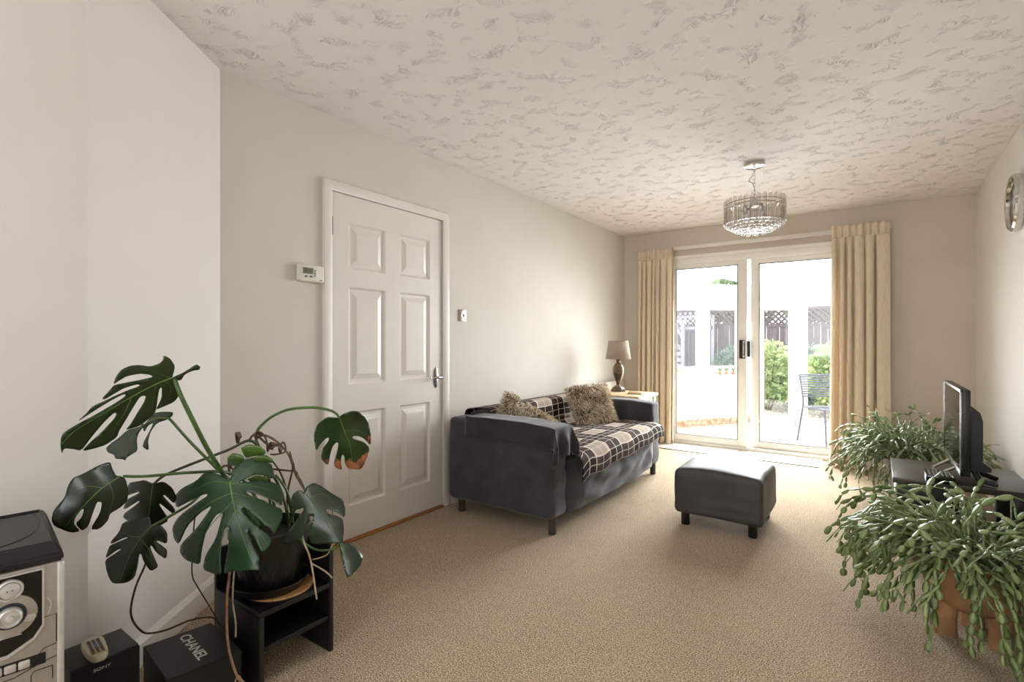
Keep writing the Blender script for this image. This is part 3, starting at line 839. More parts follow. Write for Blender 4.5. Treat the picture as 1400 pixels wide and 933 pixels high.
def throwf(u, v):
    y = TY0 + (TY1 - TY0) * v
    start = 0.015 + 0.05 * v + 0.005 * math.sin(v * 23) + 0.01 * nz((v * 8, 0, 0)) - 0.03 * max(0, 0.08 - v) / 0.08
    s = start + (arc[-1] - start) * u
    p = at_arc(s); p.y = y
    w = 0.006 * nz((s * 5, y * 6, 2)) + 0.003 * nz((s * 14, y * 14, 5))
    if s < 0.16: p.x += abs(0.007 * nz((y * 6, s * 4, 3))) + 0.004
    elif s < 0.85: p.z += abs(w) + 0.012 * math.sin(PI * v)
    else: p.x += abs(w)
    return p
bm = bmesh.new(); grid(bm, 110, 110, throwf, lambda u, v: (0.05 + (arc[-1]) * u, (TY1 - TY0) * v))
tt = obj('tartan_throw', bm, plaid, None, angle=180, fixn=False)
tag(tt, 'brown and cream tartan throw spread over the sofa seat and back', 'throw')
sm = tt.modifiers.new('thickness', 'SOLIDIFY'); sm.thickness = 0.004; sm.offset = 1

# plain grey throw over the near arm
bm = bmesh.new()
def armthrow(u, v):
    L0, Lf = 0.66, 0.16              # along the arm, then down the front
    s = u * (L0 + Lf)
    a_out, a_top, a_in = 0.115, 0.20, 0.16
    t = v * (a_out + a_top + a_in)
    df = max(0, s - L0)
    do = max(0, a_out - t); di = max(0, t - a_out - a_top)
    x = SX0 + 0.165 + min(s, L0)
    y = SY0 - 0.010 + min(max(t - a_out, 0), a_top)
    side = max(do, di)
    drop = max(df, side) + 0.42 * min(df, side)
    fold = 0.5 - 0.5 * math.cos(t * 42)
    z = 0.652 - drop - 0.018 * max(0, (x - (SX1 - 0.2)) / 0.2)
    rnd = 0.03
    edge = min(1, max(drop, 0.0) / rnd)
    if drop > 0: z += 0.01 * (1 - edge)
    if df > 0: x += 0.012 + 0.03 * fold * min(1, df / 0.08) + 0.15 * min(df, side)
    if do > 0: y -= 0.006 + 0.004 * math.sin(s * 17) + 0.35 * min(df, side)
    if di > 0: y += 0.008 + 0.25 * min(df, side)
    z += 0.004 * nz((s * 9, t * 9, 7))
    if drop == 0: z += 0.004
    return Vector((x, y, z))
grid(bm, 70, 50, armthrow)
at = obj('arm_throw', bm, sofa_throw, None, angle=180, fixn=False)
tag(at, 'plain dark grey cloth draped over the near arm of the sofa', 'throw')
sm = at.modifiers.new('thickness', 'SOLIDIFY'); sm.thickness = 0.003; sm.offset = 1

# shaggy cushions
fur_a = mat('fur_cream', (240, 229, 206), (214, 196, 164), scale=14, rough=0.9, sheen=0.3, lo=0.3, hi=0.7)
fur_b = mat('fur_brown', (176, 150, 114), (128, 104, 76), scale=14, rough=0.9, sheen=0.3, lo=0.3, hi=0.7)
def cushion(name, label, c, xdir, zdir, w, h, seed):
    rnd = random.Random(seed)
    ex = Vector(xdir).normalized(); ez = (Vector(zdir) - ex * Vector(zdir).dot(ex)).normalized(); ey = ez.cross(ex)
    t = bpy.data.objects.new(name, None); COL.objects.link(t); t.matrix_basis = frame_M(c, ex, ey, ez)
    tag(t, label, 'cushion', 'shaggy cushions on the sofa')
    def surf(u, v, side):
        a, b = 2 * u - 1, 2 * v - 1
        sh = 1 - 0.10 * (1 - abs(b)) * abs(a) ** 3
        x = a * w / 2 * (1 - 0.07 * (1 - b * b)); z = b * h / 2 * (1 - 0.07 * (1 - a * a))
        th = 0.065 * ((1 - a ** 4) * (1 - b ** 4)) ** 0.5
        return Vector((x, side * th, z))
    bm = bmesh.new()
    for sd in (-1, 1): grid(bm, 16, 16, lambda u, v: surf(u, v, sd))
    bmesh.ops.remove_doubles(bm, verts=bm.verts, dist=0.0005)
    obj('cover', bm, mat('cushion_shade_cover', (120, 96, 70), (96, 76, 54), scale=20, rough=0.95), t, angle=180)  # cover colour darkened to paint shade between the fur strands
    verts, faces, mi = [], [], []
    for i in range(5200):
        u, v, sd = rnd.random(), rnd.random(), rnd.choice((-1, -1, 1))
        if rnd.random() < 0.2:
            if rnd.random() < 0.5: u = rnd.choice((0.005, 0.995))
            else: v = rnd.choice((0.005, 0.995))
        p = surf(u, v, sd)
        du = surf(min(u + .01, 1), v, sd) - surf(max(u - .01, 0), v, sd); dv = surf(u, min(v + .01, 1), sd) - surf(u, max(v - .01, 0), sd)
        n = du.cross(dv) * (-sd); n = -n if n.y * sd < 0 else n
        if n.length < 1e-9: n = Vector((0, sd, 0))
        n.normalize()
        out = Vector((p.x / (w / 2), 0, p.z / (h / 2)))
        edge = max(abs(out.x), abs(out.z)) ** 6
        swirl = Vector((nz(p, 11, seed), 0, nz(p, 11, seed + 7))) * 1.3
        d = (n * (0.7 - 0.4 * edge) + out * edge * 0.8 + swirl + Vector((rnd.uniform(-.3, .3), rnd.uniform(-.2, .2), -0.45 + rnd.uniform(-.3, .3)))).normalized()
        l = rnd.uniform(0.022, 0.042); wd = rnd.uniform(0.0016, 0.003)
        sdv = d.cross(Vector((rnd.uniform(-1, 1), rnd.uniform(-1, 1), rnd.uniform(-1, 1)))).normalized() * wd
        p1 = p + d * l * 0.55; p2 = p + d * l + Vector((0, 0, -0.010))
        b = len(verts)
        verts += [p - sdv, p + sdv, p1 + sdv * 0.8, p1 - sdv * 0.8, p2]
        faces += [(b, b + 1, b + 2, b + 3), (b + 3, b + 2, b + 4)]
        k = 0 if rnd.random() < 0.74 + 0.4 * nz(p, 9, seed) else 1
        mi += [k, k]
    me = bpy.data.meshes.new('fur'); me.from_pydata(verts, [], faces)
    me.materials.append(fur_a); me.materials.append(fur_b); me.polygons.foreach_set('material_index', mi)
    o = bpy.data.objects.new('fur', me); COL.objects.link(o); o.parent = t
    o['kind'] = 'stuff'
cushion('cushion', 'shaggy beige cushion propped upright by the far sofa arm', (-1.95, 3.90, 0.60), (0.42, 0.86, 0.03), (-0.40, 0.16, 0.9), 0.40, 0.37, 4)
cushion('cushion.001', 'shaggy beige cushion half hidden behind the near sofa arm', (-2.01, 2.93, 0.545), (0.62, 0.55, -0.50), (-0.22, 0.30, 0.9), 0.40, 0.36, 9)

# ------------------------------------------------------------------ footstool
fs = thing('footstool', 'square dark grey footstool on short black legs', 'footstool', (-0.785, 3.47, 0))
bm = bmesh.new()
FX0, FX1, FY0, FY1 = -1.04, -0.53, 3.21, 3.73
def fd(p, d):
    q = d * (0.005 * nz(p, 5, 3) + 0.003 * nz((p.x * 3, p.y * 3, p.z * 26), 1, 8))
    if p.z > 0.25:
        a = (p.x - FX0) / (FX1 - FX0); b = (p.y - FY0) / (FY1 - FY0)
        q.z += 0.042 * (math.sin(PI * min(1, max(0, a))) ** 0.6) * (0.45 + 0.55 * math.sin(PI * min(1, max(0, b))) ** 0.6) * min(1, (p.z - 0.25) / 0.08)
    return q
rbox(bm, FX0, FX1, FY0, FY1, 0.075, 0.342, 0.03, (16, 16, 14), fd); wobj('cover', bm, leather, fs)
for x in (FX0 + 0.06, FX1 - 0.06):
    for y in (FY0 + 0.05, FY1 - 0.05):
        bm = bmesh.new(); lathe(bm, [(0.024, 0), (0.026, 0.004), (0.026, 0.082)], 20, (x, y, 0)); wobj('leg', bm, black_plastic, fs)

# ------------------------------------------------------------------ side table with lamp
st = thing('side_table', 'pale wooden side table in the corner beyond the sofa', 'side table', (-2.04, 4.675, 0))
tx0, tx1, ty0, ty1, tz = -2.335, -1.745, 4.42, 4.93, 0.645
bm = bmesh.new(); box(bm, tx0, tx1, ty0, ty1, tz - 0.028, tz, 0.006, 3); wobj('tabletop', bm, pine, st)
bm = bmesh.new(); box(bm, tx0 + 0.03, tx1 - 0.03, ty0 + 0.03, ty1 - 0.03, tz - 0.10, tz - 0.028); wobj('apron', bm, pine, st)
for x in (tx0 + 0.02, tx1 - 0.07):
    for y in (ty0 + 0.02, ty1 - 0.07):
        bm = bmesh.new(); box(bm, x, x + 0.05, y, y + 0.05, 0, tz - 0.028, 0.005); wobj('leg', bm, pine, st)
lp = thing('table_lamp', 'urn shaped brown table lamp with taupe shade', 'lamp', (-2.11, 4.80, tz))
bm = bmesh.new(); lathe(bm, [(0.001, 0), (0.075, 0), (0.075, 0.022), (0.066, 0.026), (0.062, 0.034), (0.04, 0.052), (0.026, 0.06), (0.018, 0.066)], 8); obj('base', bm, mat('base_stone', (128, 108, 90), (74, 58, 46), scale=20, rough=0.3, lo=0.4, hi=0.66), lp, angle=30)
bm = bmesh.new(); lathe(bm, [(0.016, 0.06), (0.02, 0.085), (0.034, 0.12), (0.05, 0.165), (0.058, 0.21), (0.053, 0.245), (0.035, 0.272), (0.02, 0.285), (0.017, 0.30), (0.02, 0.31), (0.014, 0.32)], 32); obj('body', bm, lamp_stone, lp)
bm = bmesh.new(); lathe(bm, [(0.012, 0.315), (0.012, 0.36), (0.009, 0.365)], 14); obj('bulb_holder', bm, brass_grey, lp)
bm = bmesh.new(); lathe(bm, [(0.125, 0.325), (0.0975, 0.505)], 48, close=False); o = obj('shade', bm, lamp_shade_m, lp, fixn=False); sm = o.modifiers.new('t', 'SOLIDIFY'); sm.thickness = 0.003
bm = bmesh.new()
tube(bm, [(0.0965 * math.cos(2 * PI * q / 40), 0.0965 * math.sin(2 * PI * q / 40), 0.503) for q in range(41)], 0.0025, 6, caps=False)
for q in range(3): tube(bm, [(0.0, 0, 0.49), (0.096 * math.cos(q * 2.1), 0.096 * math.sin(q * 2.1), 0.503)], 0.0018, 5)
tube(bm, [(0, 0, 0.36), (0, 0, 0.49)], 0.003, 6)
obj('shade_ring', bm, brass_grey, lp)
def flat_book(name, label, c, rz, sx, sy, h, m1, cat='book', group=None):
    t = thing(name, label, cat, c, rz, group)
    bm = bmesh.new(); box(bm, -sx / 2, sx / 2, -sy / 2, sy / 2, 0, 0.003, 0.001); box(bm, -sx / 2, sx / 2, -sy / 2, sy / 2, h - 0.003, h, 0.001); box(bm, -sx / 2, -sx / 2 + 0.003, -sy / 2, sy / 2, 0, h); obj('cover', bm, m1, t)
    bm = bmesh.new(); box(bm, -sx / 2 + 0.004, sx / 2 - 0.006, -sy / 2 + 0.004, sy / 2 - 0.004, 0.003, h - 0.003); obj('pages', bm, mat('paper', (220, 208, 186), scale=30, rough=0.9), t)
    return t
flat_book('book', 'tan book lying flat on the pale side table near the lamp', (-1.885, 4.70, tz), 0.3, 0.13, 0.19, 0.014, mat('tan_cover', (170, 136, 92), (150, 118, 78), scale=12, rough=0.6))
flat_book('notebook', 'thin brown notebook lying at the wall side of the lamp', (-2.25, 4.64, tz), 0.1, 0.11, 0.16, 0.010, mat('brown_cover', (120, 92, 64), (100, 76, 52), scale=12, rough=0.6), 'notebook')

# ------------------------------------------------------------------ tv unit, television, box
UX0, UX1, UY0, UY1, UZ = 0.07, 0.628, 3.40, 3.96, 0.425
un = thing('television_stand', 'low black stand under the television', 'stand', ((UX0 + UX1) / 2, (UY0 + UY1) / 2, 0))
stand_top = mat('dark_brown_black_top', (62, 54, 48), (54, 47, 42), scale=14, rough=0.3, stretch=(8, 1, 1))
bm = bmesh.new(); box(bm, UX0, UX1, UY0, UY1, UZ - 0.03, UZ, 0.003); wobj('top', bm, stand_top, un)
bm = bmesh.new(); box(bm, UX0 + 0.02, 0.34, UY0 + 0.01, UY1 - 0.01, 0.03, UZ - 0.03, 0.003); wobj('cabinet', bm, black_wood, un)
bm = bmesh.new()
for y in (UY0 + 0.012, UY1 - 0.016): box(bm, UX0 + 0.006, UX0 + 0.022, y, y + 0.006, 0.03, UZ - 0.03, 0.001)
box(bm, UX0 + 0.012, UX0 + 0.022, UY0 + 0.01, UY1 - 0.01, 0.18, 0.188, 0.001)
wobj('chrome_trim', bm, chrome, un)
for y0_ in (UY0 + 0.03, 3.69):
    bm = bmesh.new(); box(bm, UX0 + 0.008, UX0 + 0.02, y0_, y0_ + 0.24, 0.04, UZ - 0.04, 0.002); wobj('door', bm, black_gloss, un)
for x in (UX0 + 0.03, UX1 - 0.085):
    for y in (UY0 + 0.03, UY1 - 0.085):
        bm = bmesh.new()
        if x < 0.3: box(bm, x, x + 0.05, y, y + 0.05, 0, 0.03)
        else: box(bm, x, x + 0.055, y, y + 0.055, 0, UZ - 0.03, 0.003)
        wobj('leg', bm, black_wood, un)
tv = thing('television', 'slim black flat screen television facing the sofa', 'television', (0.34, 3.67, UZ))
TVX, TVY0, TVY1, TVZ0, TVZ1 = 0.335, 3.29, 4.05, 0.492, 0.912
bm = bmesh.new(); box(bm, TVX, TVX + 0.035, TVY0, TVY1, TVZ0, TVZ1, 0.004, 2); wobj('housing', bm, black_plastic, tv)
bm = bmesh.new()
b_ = 0.013
for a in ((TVY0, TVY0 + b_, TVZ0, TVZ1), (TVY1 - b_, TVY1, TVZ0, TVZ1), (TVY0, TVY1, TVZ0, TVZ0 + 0.022), (TVY0, TVY1, TVZ1 - b_, TVZ1)): box(bm, TVX - 0.004, TVX + 0.008, a[0], a[1], a[2], a[3], 0.002)
wobj('bezel', bm, mat('bezel_grey', (112, 108, 104), (96, 92, 88), scale=40, rough=0.25, metal=0.6), tv)
bm = bmesh.new(); box(bm, TVX - 0.0015, TVX + 0.004, TVY0 + b_, TVY1 - b_, TVZ0 + 0.022, TVZ1 - b_); wobj('screen', bm, mat('glossy_screen', (16, 15, 15), (19, 18, 18), scale=5, rough=0.06, spec=1.0), tv)
bm = bmesh.new()
poly_prism(bm, [(TVX + 0.033, 0.515), (TVX + 0.033, 0.84), (TVX + 0.075, 0.80), (TVX + 0.085, 0.76), (TVX + 0.085, 0.56), (TVX + 0.115, 0.535), (TVX + 0.115, 0.515)], TVY0 + 0.05, TVY1 - 0.05, lambda x, y, z: (x, z, y))
wobj('back_cover', bm, black_plastic, tv)
bm = bmesh.new()
tube(bm, [(TVX + 0.02, 3.78, TVZ0 + 0.005), (TVX - 0.075, 3.76, UZ + 0.008), (TVX - 0.075, 3.56, UZ + 0.008), (TVX + 0.02, 3.54, TVZ0 + 0.005)], 0.0075, 4)
wobj('front_foot', bm, chrome, tv)
bm = bmesh.new(); 
tube(bm, [(TVX + 0.05, 3.67, TVZ0 + 0.04), (TVX + 0.10, 3.66, UZ + 0.03), (TVX + 0.17, 3.60, UZ + 0.012)], [0.022, 0.018, 0.012], 8)
wobj('rear_foot', bm, black_plastic, tv)
bm = bmesh.new()
tube(bm, [(TVX + 0.05, 3.5, TVZ0 + 0.04), (TVX + 0.09, 3.47, UZ + 0.02), (TVX + 0.15, 3.44, UZ + 0.011)], [0.016, 0.014, 0.010], 8)
wobj('rear_foot', bm, black_plastic, tv)
bx = thing('set_top_box', 'small black box with vented top in front of the television', 'set top box', (0.265, 3.46, UZ), R(0))
bm = bmesh.new(); box(bm, -0.058, 0.058, -0.085, 0.085, 0, 0.038, 0.004); obj('case', bm, black_gloss, bx)
for i in range(9):
    for j in range(3):
        pass
bm = bmesh.new()
for i in range(12):
    for j in range(6): box(bm, -0.045 + j * 0.017, -0.037 + j * 0.017, -0.072 + i * 0.0125, -0.065 + i * 0.0125, 0.0375, 0.0386)
obj('vent_grille', bm, mat('vent_grey', (120, 116, 112), scale=30, rough=0.5), bx, smooth=False)

# ------------------------------------------------------------------ hi-fi, its low cabinet, speaker, remote, black box
HB = 0.36
RZ = R(-8)
hf = thing('stereo', 'silver and black stereo with a dark lid at the left edge', 'stereo', (-1.480, 0.350, HB), RZ)
# local frame: +x faces the room, +y right end (y=0), width to y=-0.27, depth to x=-0.36
HW, HD_, HH = 0.23, 0.36, 0.302
KU, KV = 0.79, 0.87
bm = bmesh.new(); box(bm, -HD_, -0.012, -HW, 0, 0, HH, 0.004); obj('body', bm, black_plastic, hf)
bm = bmesh.new(); box(bm, -0.03, 0.0, -HW, 0.0, 0, HH, 0.006, 3); obj('front_panel', bm, silver, hf)
bm = bmesh.new(); box(bm, -0.032, 0.004, -0.010, 0.002, 0, HH - 0.002, 0.004, 3); obj('side_trim', bm, silver_light, hf)
def fp(y, v): return Vector((0.0, y * KU, HH - v * KV))         # a point of the front: y from the right edge, v below the top
bm = bmesh.new()
poly_prism(bm, [(-0.044, 0.012), (-0.044, 0.150), (-0.062, 0.176), (-0.112, 0.200), (-0.15, 0.2), (-0.21, 0.176), (-0.228, 0.15), (-0.228, 0.012)], 0.0, 0.0018, lambda y, v, x: (x, y * KU, HH - v * KV))
obj('display_panel', bm, black_gloss, hf)
bm = bmesh.new()
o_ = [(-0.040, 0.008), (-0.040, 0.152), (-0.059, 0.181), (-0.112, 0.207), (-0.16, 0.207), (-0.213, 0.181), (-0.232, 0.152), (-0.232, 0.008)]
i_ = [(-0.044, 0.012), (-0.044, 0.150), (-0.062, 0.176), (-0.112, 0.200), (-0.15, 0.2), (-0.21, 0.176), (-0.228, 0.15), (-0.228, 0.012)]
for k in range(8):
    a, b, c, d = o_[k], o_[(k + 1) % 8], i_[(k + 1) % 8], i_[k]
    poly_prism(bm, [a, b, c, d], -0.001, 0.005, lambda y, v, x: (x, y * KU, HH - v * KV))
obj('panel_rim', bm, silver_light, hf)
MF = frame_M((0, 0, 0), (0, 1, 0), (0, 0, 1), (1, 0, 0))
def knob(name, y, v, prof, m, par=hf, sx=1.0):
    bm = bmesh.new(); lathe(bm, [(r_ * 0.8, z_) for r_, z_ in prof], 36, sx=sx); o = obj(name, bm, m, par)
    if par is hf: o.matrix_local = Matrix.Translation(fp(y, v)) @ MF
    return o
k1 = knob('jog_dial', -0.108, 0.044, [(0.028, 0.001), (0.027, 0.008), (0.023, 0.010), (0.021, 0.006), (0.020, 0.008), (0.001, 0.010)], silver_light)
for dx_ in (-0.004, 0.004): 
    bm = bmesh.new(); lathe(bm, [(0.0012, 0.009), (0.001, 0.0112)], 8, (dx_, 0, 0)); obj('dial_mark', bm, black_plastic, k1)
pl = knob('dial_surround', -0.108, 0.108, [(0.055, 0.001), (0.054, 0.005), (0.036, 0.006), (0.001, 0.004)], silver)
k2 = knob('volume_knob', -0.108, 0.106, [(0.0255, 0.005), (0.024, 0.02), (0.021, 0.022), (0.018, 0.017), (0.008, 0.019), (0.007, 0.023), (0.001, 0.0235)], silver_light)
bm = bmesh.new(); lathe(bm, [(0.027, 0.004), (0.0265, 0.0085), (0.0215, 0.0085), (0.0205, 0.006)], 36, close=False); obj('knob_ring', bm, mat('blue_black_ring', (34, 38, 48), scale=30, rough=0.3), k2)
o = knob('oval_button', -0.070, 0.122, [(0.010, 0.003), (0.009, 0.008), (0.001, 0.009)], silver_light, sx=1.4)
for k in range(6):
    bm = bmesh.new(); box(bm, 0.0, 0.005, (-0.092 - k * 0.027) * KU, (-0.068 - k * 0.027) * KU, HH - 0.246 * KV, HH - 0.226 * KV, 0.003, 2); 
    if k == 0: b0 = obj('deck_button', bm, silver_light, hf)
    else: obj('deck_button', bm, silver_light, hf)
bm = bmesh.new(); box(bm, -0.002, 0.0012, -0.26 * KU, -0.036 * KU, HH - 0.250 * KV, HH - 0.222 * KV, 0.001); obj('button_slot', bm, black_plastic, hf)
bm = bmesh.new()
def gr(pts): tube(bm, [Vector((0.0006, y * KU, HH - v * KV)) for y, v in pts], 0.0009, 5)
gr([(-0.043, 0.135), (-0.014, 0.133), (-0.014, 0.205)]); gr([(-0.014, 0.208), (-0.04, 0.212), (-0.05, 0.222)])
gr([(-0.014, 0.240), (-0.045, 0.246), (-0.10, 0.262), (-0.26, 0.262)])
gr([(-0.022, 0.262), (-0.060, 0.262), (-0.066, 0.270), (-0.066, 0.295)]); gr([(-0.022, 0.262), (-0.022, 0.295)])
obj('panel_groove', bm, black_plastic, hf)
bm = bmesh.new(); tube(bm, smooth_path([Vector((0.001, -0.027, HH - 0.074)), Vector((0.003, -0.020, HH - 0.09)), Vector((0.001, -0.026, HH - 0.113))]), 0.0012, 6); obj('finger_grip', bm, silver_light, hf)
Mt = Matrix.Translation(fp(-0.115, 0.158) + Vector((0.002, 0, 0))) @ MF
bm = bmesh.new(); box(bm, 0.0015, 0.0025, -0.107, -0.067, HH - 0.1385, HH - 0.136); obj('printed_strip', bm, silver_light, hf)
lid = None
bm = bmesh.new()
def lidp(x, y, z): return bm.verts.new((x, y, z))
base_ = [(-HD_, -HW), (0.004, -HW), (0.004, 0.001), (-HD_, 0.001)]
ins = [(-HD_ + 0.02, -HW + 0.012), (-0.022, -HW + 0.012), (-0.022, -0.012), (-HD_ + 0.02, -0.012)]
v0 = [lidp(x, y, HH) for x, y in base_]; v1 = [lidp(x, y, HH + 0.017) for x, y in base_]; v2 = [lidp(x, y, HH + 0.04) for x, y in ins]
bm.faces.new(v0[::-1]); bm.faces.new(v2)
for A, B in ((v0, v1), (v1, v2)):
    for k in range(4): bm.faces.new((A[k], A[(k + 1) % 4], B[(k + 1) % 4], B[k]))
bmesh.ops.bevel(bm, geom=list(bm.edges), offset=0.004, segments=2, affect='EDGES')
smoke = mat('smoked_lid', (34, 33, 34), (28, 27, 28), scale=10, rough=0.38, spec=0.35)
lid = obj('lid', bm, smoke, hf)
bm = bmesh.new()
gpt = smooth_path([(-0.30, -0.03, HH + 0.0405), (-0.20, -0.026, HH + 0.0405), (-0.10, -0.05, HH + 0.0405), (-0.05, -0.115, HH + 0.0405), (-0.10, -0.18, HH + 0.0405), (-0.2, -0.203, HH + 0.0405), (-0.3, -0.20, HH + 0.0405)])
tube(bm, gpt, 0.0012, 5)
for x in (-0.325, -0.315, -0.305): tube(bm, [(x, -0.215, HH + 0.0405), (x, -0.02, HH + 0.0405)], 0.001, 5)
obj('lid_groove', bm, black_plastic, lid)
bm = bmesh.new(); box(bm, 0.003, 0.0052, -0.17, -0.075, HH + 0.003, HH + 0.013, 0.001); obj('lid_catch', bm, black_gloss, lid)

hs = thing('low_cabinet', 'low black cabinet under the stereo', 'cabinet', (-1.480, 0.350, 0), RZ)
bm = bmesh.new(); box(bm, -0.345, -0.02, -0.24, -0.02, 0.03, HB, 0.004); box(bm, -0.33, -0.04, -0.23, -0.04, 0, 0.03); obj('body', bm, black_wood, hs)

spk = thing('speaker', 'black box loudspeaker on the floor under the remote', 'speaker', (-1.775, 0.517, 0))
bm = bmesh.new(); box(bm, -0.155, -0.012, -0.08, 0.08, 0, 0.25, 0.003, 2); obj('cabinet', bm, mat('grey_black_vinyl', (36, 35, 34), (30, 29, 28), scale=60, rough=0.5), spk)
bm = bmesh.new(); box(bm, -0.012, 0.0, -0.079, 0.079, 0.002, 0.249, 0.004, 2); obj('grille', bm, mat('speaker_cloth', (14, 14, 15), (19, 19, 20), scale=400, rough=0.95), spk)
text_mesh('lettering', 'SONY', 0.0115, mat('silver_print', (190, 188, 184), scale=30, rough=0.4), spk, frame_M((0.0006, -0.012, 0.230), (0, 1, 0), (0, 0, 1), (1, 0, 0)), 0.0004, 1.35, 0.0)

rc = thing('remote_control', 'beige remote control with small buttons on the speaker', 'remote control', (-1.836, 0.506, 0.2505), R(-6))
cream_p = mat('cream_plastic', (196, 186, 158), (188, 178, 150), scale=40, rough=0.45)
bm = bmesh.new()
n = 40
def rcpt(a, s, z):
    ca, sa = math.cos(a), math.sin(a)
    x = 0.068 * abs(ca) ** 0.55 * (1 if ca > 0 else -1); y = 0.026 * abs(sa) ** 0.7 * (1 if sa > 0 else -1)
    return bm.verts.new((x * s, y * s * (1.0 - 0.12 * (x / 0.068)), z))
rr = [[rcpt(2 * PI * k / n, s, z) for k in range(n)] for s, z in ((0.93, 0), (1.0, 0.006), (1.0, 0.013), (0.94, 0.019), (0.6, 0.021))]
for a, b in zip(rr[:-1], rr[1:]):
    for k in range(n): bm.faces.new((a[k], a[(k + 1) % n], b[(k + 1) % n], b[k]))
bm.faces.new(rr[0][::-1]); bm.faces.new(rr[-1])
obj('body', bm, cream_p, rc)
bm = bmesh.new(); box(bm, -0.038, 0.052, -0.0165, 0.0165, 0.0195, 0.0216, 0.001); obj('key_panel', bm, mat('tan_panel', (162, 148, 116), (154, 140, 110), scale=30, rough=0.5), rc)
bt_g = mat('button_dark', (74, 72, 66), scale=30); bt_b = mat('button_blue', (70, 108, 146), scale=30)
for i in range(8):
    for j in range(3):
        x = 0.045 - i * 0.0112; y = -0.0105 + j * 0.0105
        bm = bmesh.new(); box(bm, x - 0.003, x + 0.003, y - 0.0035, y + 0.0035, 0.0215, 0.0232, 0.0008)
        obj('key', bm, bt_b if (i in (3, 4, 5) and j != 0) or (i == 4) else bt_g, rc)

cb = thing('storage_box', 'black cardboard box with white lettering on its lid', 'box', (-1.815, 0.750, 0))
# corners measured on the lid
L_, T_, R_, B_ = (-1.955, 0.664), (-1.925, 0.862), (-1.672, 0.842), (-1.702, 0.638)
def quad(s): 
    cx, cy = sum(p[0] for p in (L_, T_, R_, B_)) / 4, sum(p[1] for p in (L_, T_, R_, B_)) / 4
    return [((p[0] - cx) * s + cx + 1.815, (p[1] - cy) * s + cy - 0.750) for p in (B_, R_, T_, L_)]
card = mat('black_card', (12, 12, 12), (16, 16, 15), scale=14, rough=0.55)
bm = bmesh.new(); poly_prism(bm, quad(0.985), 0, 0.145); obj('body', bm, card, cb, smooth=False)
bm = bmesh.new(); poly_prism(bm, quad(1.0), 0.085, 0.150); bmesh.ops.bevel(bm, geom=list(bm.edges), offset=0.002, segments=2, affect='EDGES'); obj('lid', bm, card, cb)
ex = Vector((0.99, -0.10, 0)).normalized(); ey = Vector((0.10, 0.99, 0)).normalized()
text_mesh('lettering', 'CHANEL', 0.044, mat('white_print', (212, 210, 206), scale=30, rough=0.5), cb, frame_M((-0.006, 0.009, 0.1503), ex, ey, (0, 0, 1)), 0.0003, 1.12, 0.0006)

# ------------------------------------------------------------------ plant stand, saucer, pot
PSX0, PSX1, PSY0, PSY1 = -1.955, -1.645, 0.885, 1.166
ps = thing('plant_stand', 'small black shelf unit under the swiss cheese plant', 'plant stand', ((PSX0 + PSX1) / 2, (PSY0 + PSY1) / 2, 0))
SH = 0.256
bm = bmesh.new(); box(bm, PSX0, PSX1, PSY0, PSY1 - 0.017, SH - 0.018, SH, 0.002); wobj('top', bm, black_wood, ps)
bm = bmesh.new(); box(bm, PSX0 + 0.02, PSX1 - 0.004, PSY0 + 0.017, PSY1 - 0.017, 0.118, 0.136, 0.002); wobj('shelf', bm, black_wood, ps)
bm = bmesh.new(); box(bm, PSX0, PSX1, PSY0, PSY0 + 0.017, 0, SH - 0.018, 0.002); wobj('side_panel', bm, black_wood, ps)
bm = bmesh.new(); box(bm, PSX0, PSX1, PSY1 - 0.017, PSY1, 0, 0.40, 0.002); wobj('side_panel', bm, black_wood, ps)
bm = bmesh.new(); box(bm, PSX0, PSX0 + 0.017, PSY0, PSY1 - 0.017, SH, 0.40, 0.002); box(bm, PSX0, PSX0 + 0.017, PSY0 + 0.017, PSY1 - 0.017, 0.118, SH - 0.018); wobj('back_panel', bm, black_wood, ps)
pc = (-1.79, 1.005)
ckm = bpy.data.objects
bm = bmesh.new(); lathe(bm, [(0.001, 0), (0.110, 0), (0.112, 0.003), (0.110, 0.006), (0.001, 0.006)], 48)
o = obj('cork_mat', bm, cork, None, loc=(-1.766, 1.028, SH)); tag(o, 'round cork mat under the black plant saucer', 'mat')
bm = bmesh.new(); lathe(bm, [(0.001, 0), (0.105, 0), (0.112, 0.006), (0.130, 0.034), (0.133, 0.036), (0.131, 0.038), (0.126, 0.034), (0.108, 0.01), (0.001, 0.008)], 56)
o = obj('saucer', bm, black_plastic, None, loc=(pc[0], pc[1], SH + 0.0065)); tag(o, 'shallow black plastic saucer under the swiss cheese plant pot', 'saucer')
PZ0 = SH + 0.0145
mp = thing('swiss_cheese_plant', 'large swiss cheese plant in a quilted black pot', 'plant', (pc[0], pc[1], PZ0))
def potf(u, v):
    a = 2 * PI * u; r = 0.092 + 0.040 * v
    k = 22; q = max(abs(math.sin(a * 11 + v * 9)), abs(math.sin(a * 11 - v * 9)))
    r += 0.003 * min(1, (1 - abs(math.sin(a * 11 + v * 9)) * 0 - (1 - min(abs(math.sin(a * 11 + v * 9)), abs(math.sin(a * 11 - v * 9))) * 3.0 if min(abs(math.sin(a * 11 + v * 9)), abs(math.sin(a * 11 - v * 9))) < 0.33 else 0)))
    return Vector((r * math.cos(a), r * math.sin(a), 0.195 * v))
bm = bmesh.new(); grid(bm, 200, 40, potf); bmesh.ops.remove_doubles(bm, verts=bm.verts, dist=0.0003)
lathe(bm, [(0.132, 0.190), (0.138, 0.192), (0.138, 0.212), (0.130, 0.213), (0.126, 0.195), (0.120, 0.150)], 56, close=False)
lathe(bm, [(0.001, 0.0), (0.092, 0.0)], 56, close=False)
pot_black = mat('black_pot', (13, 13, 14), (17, 17, 18), scale=40, rough=0.35)
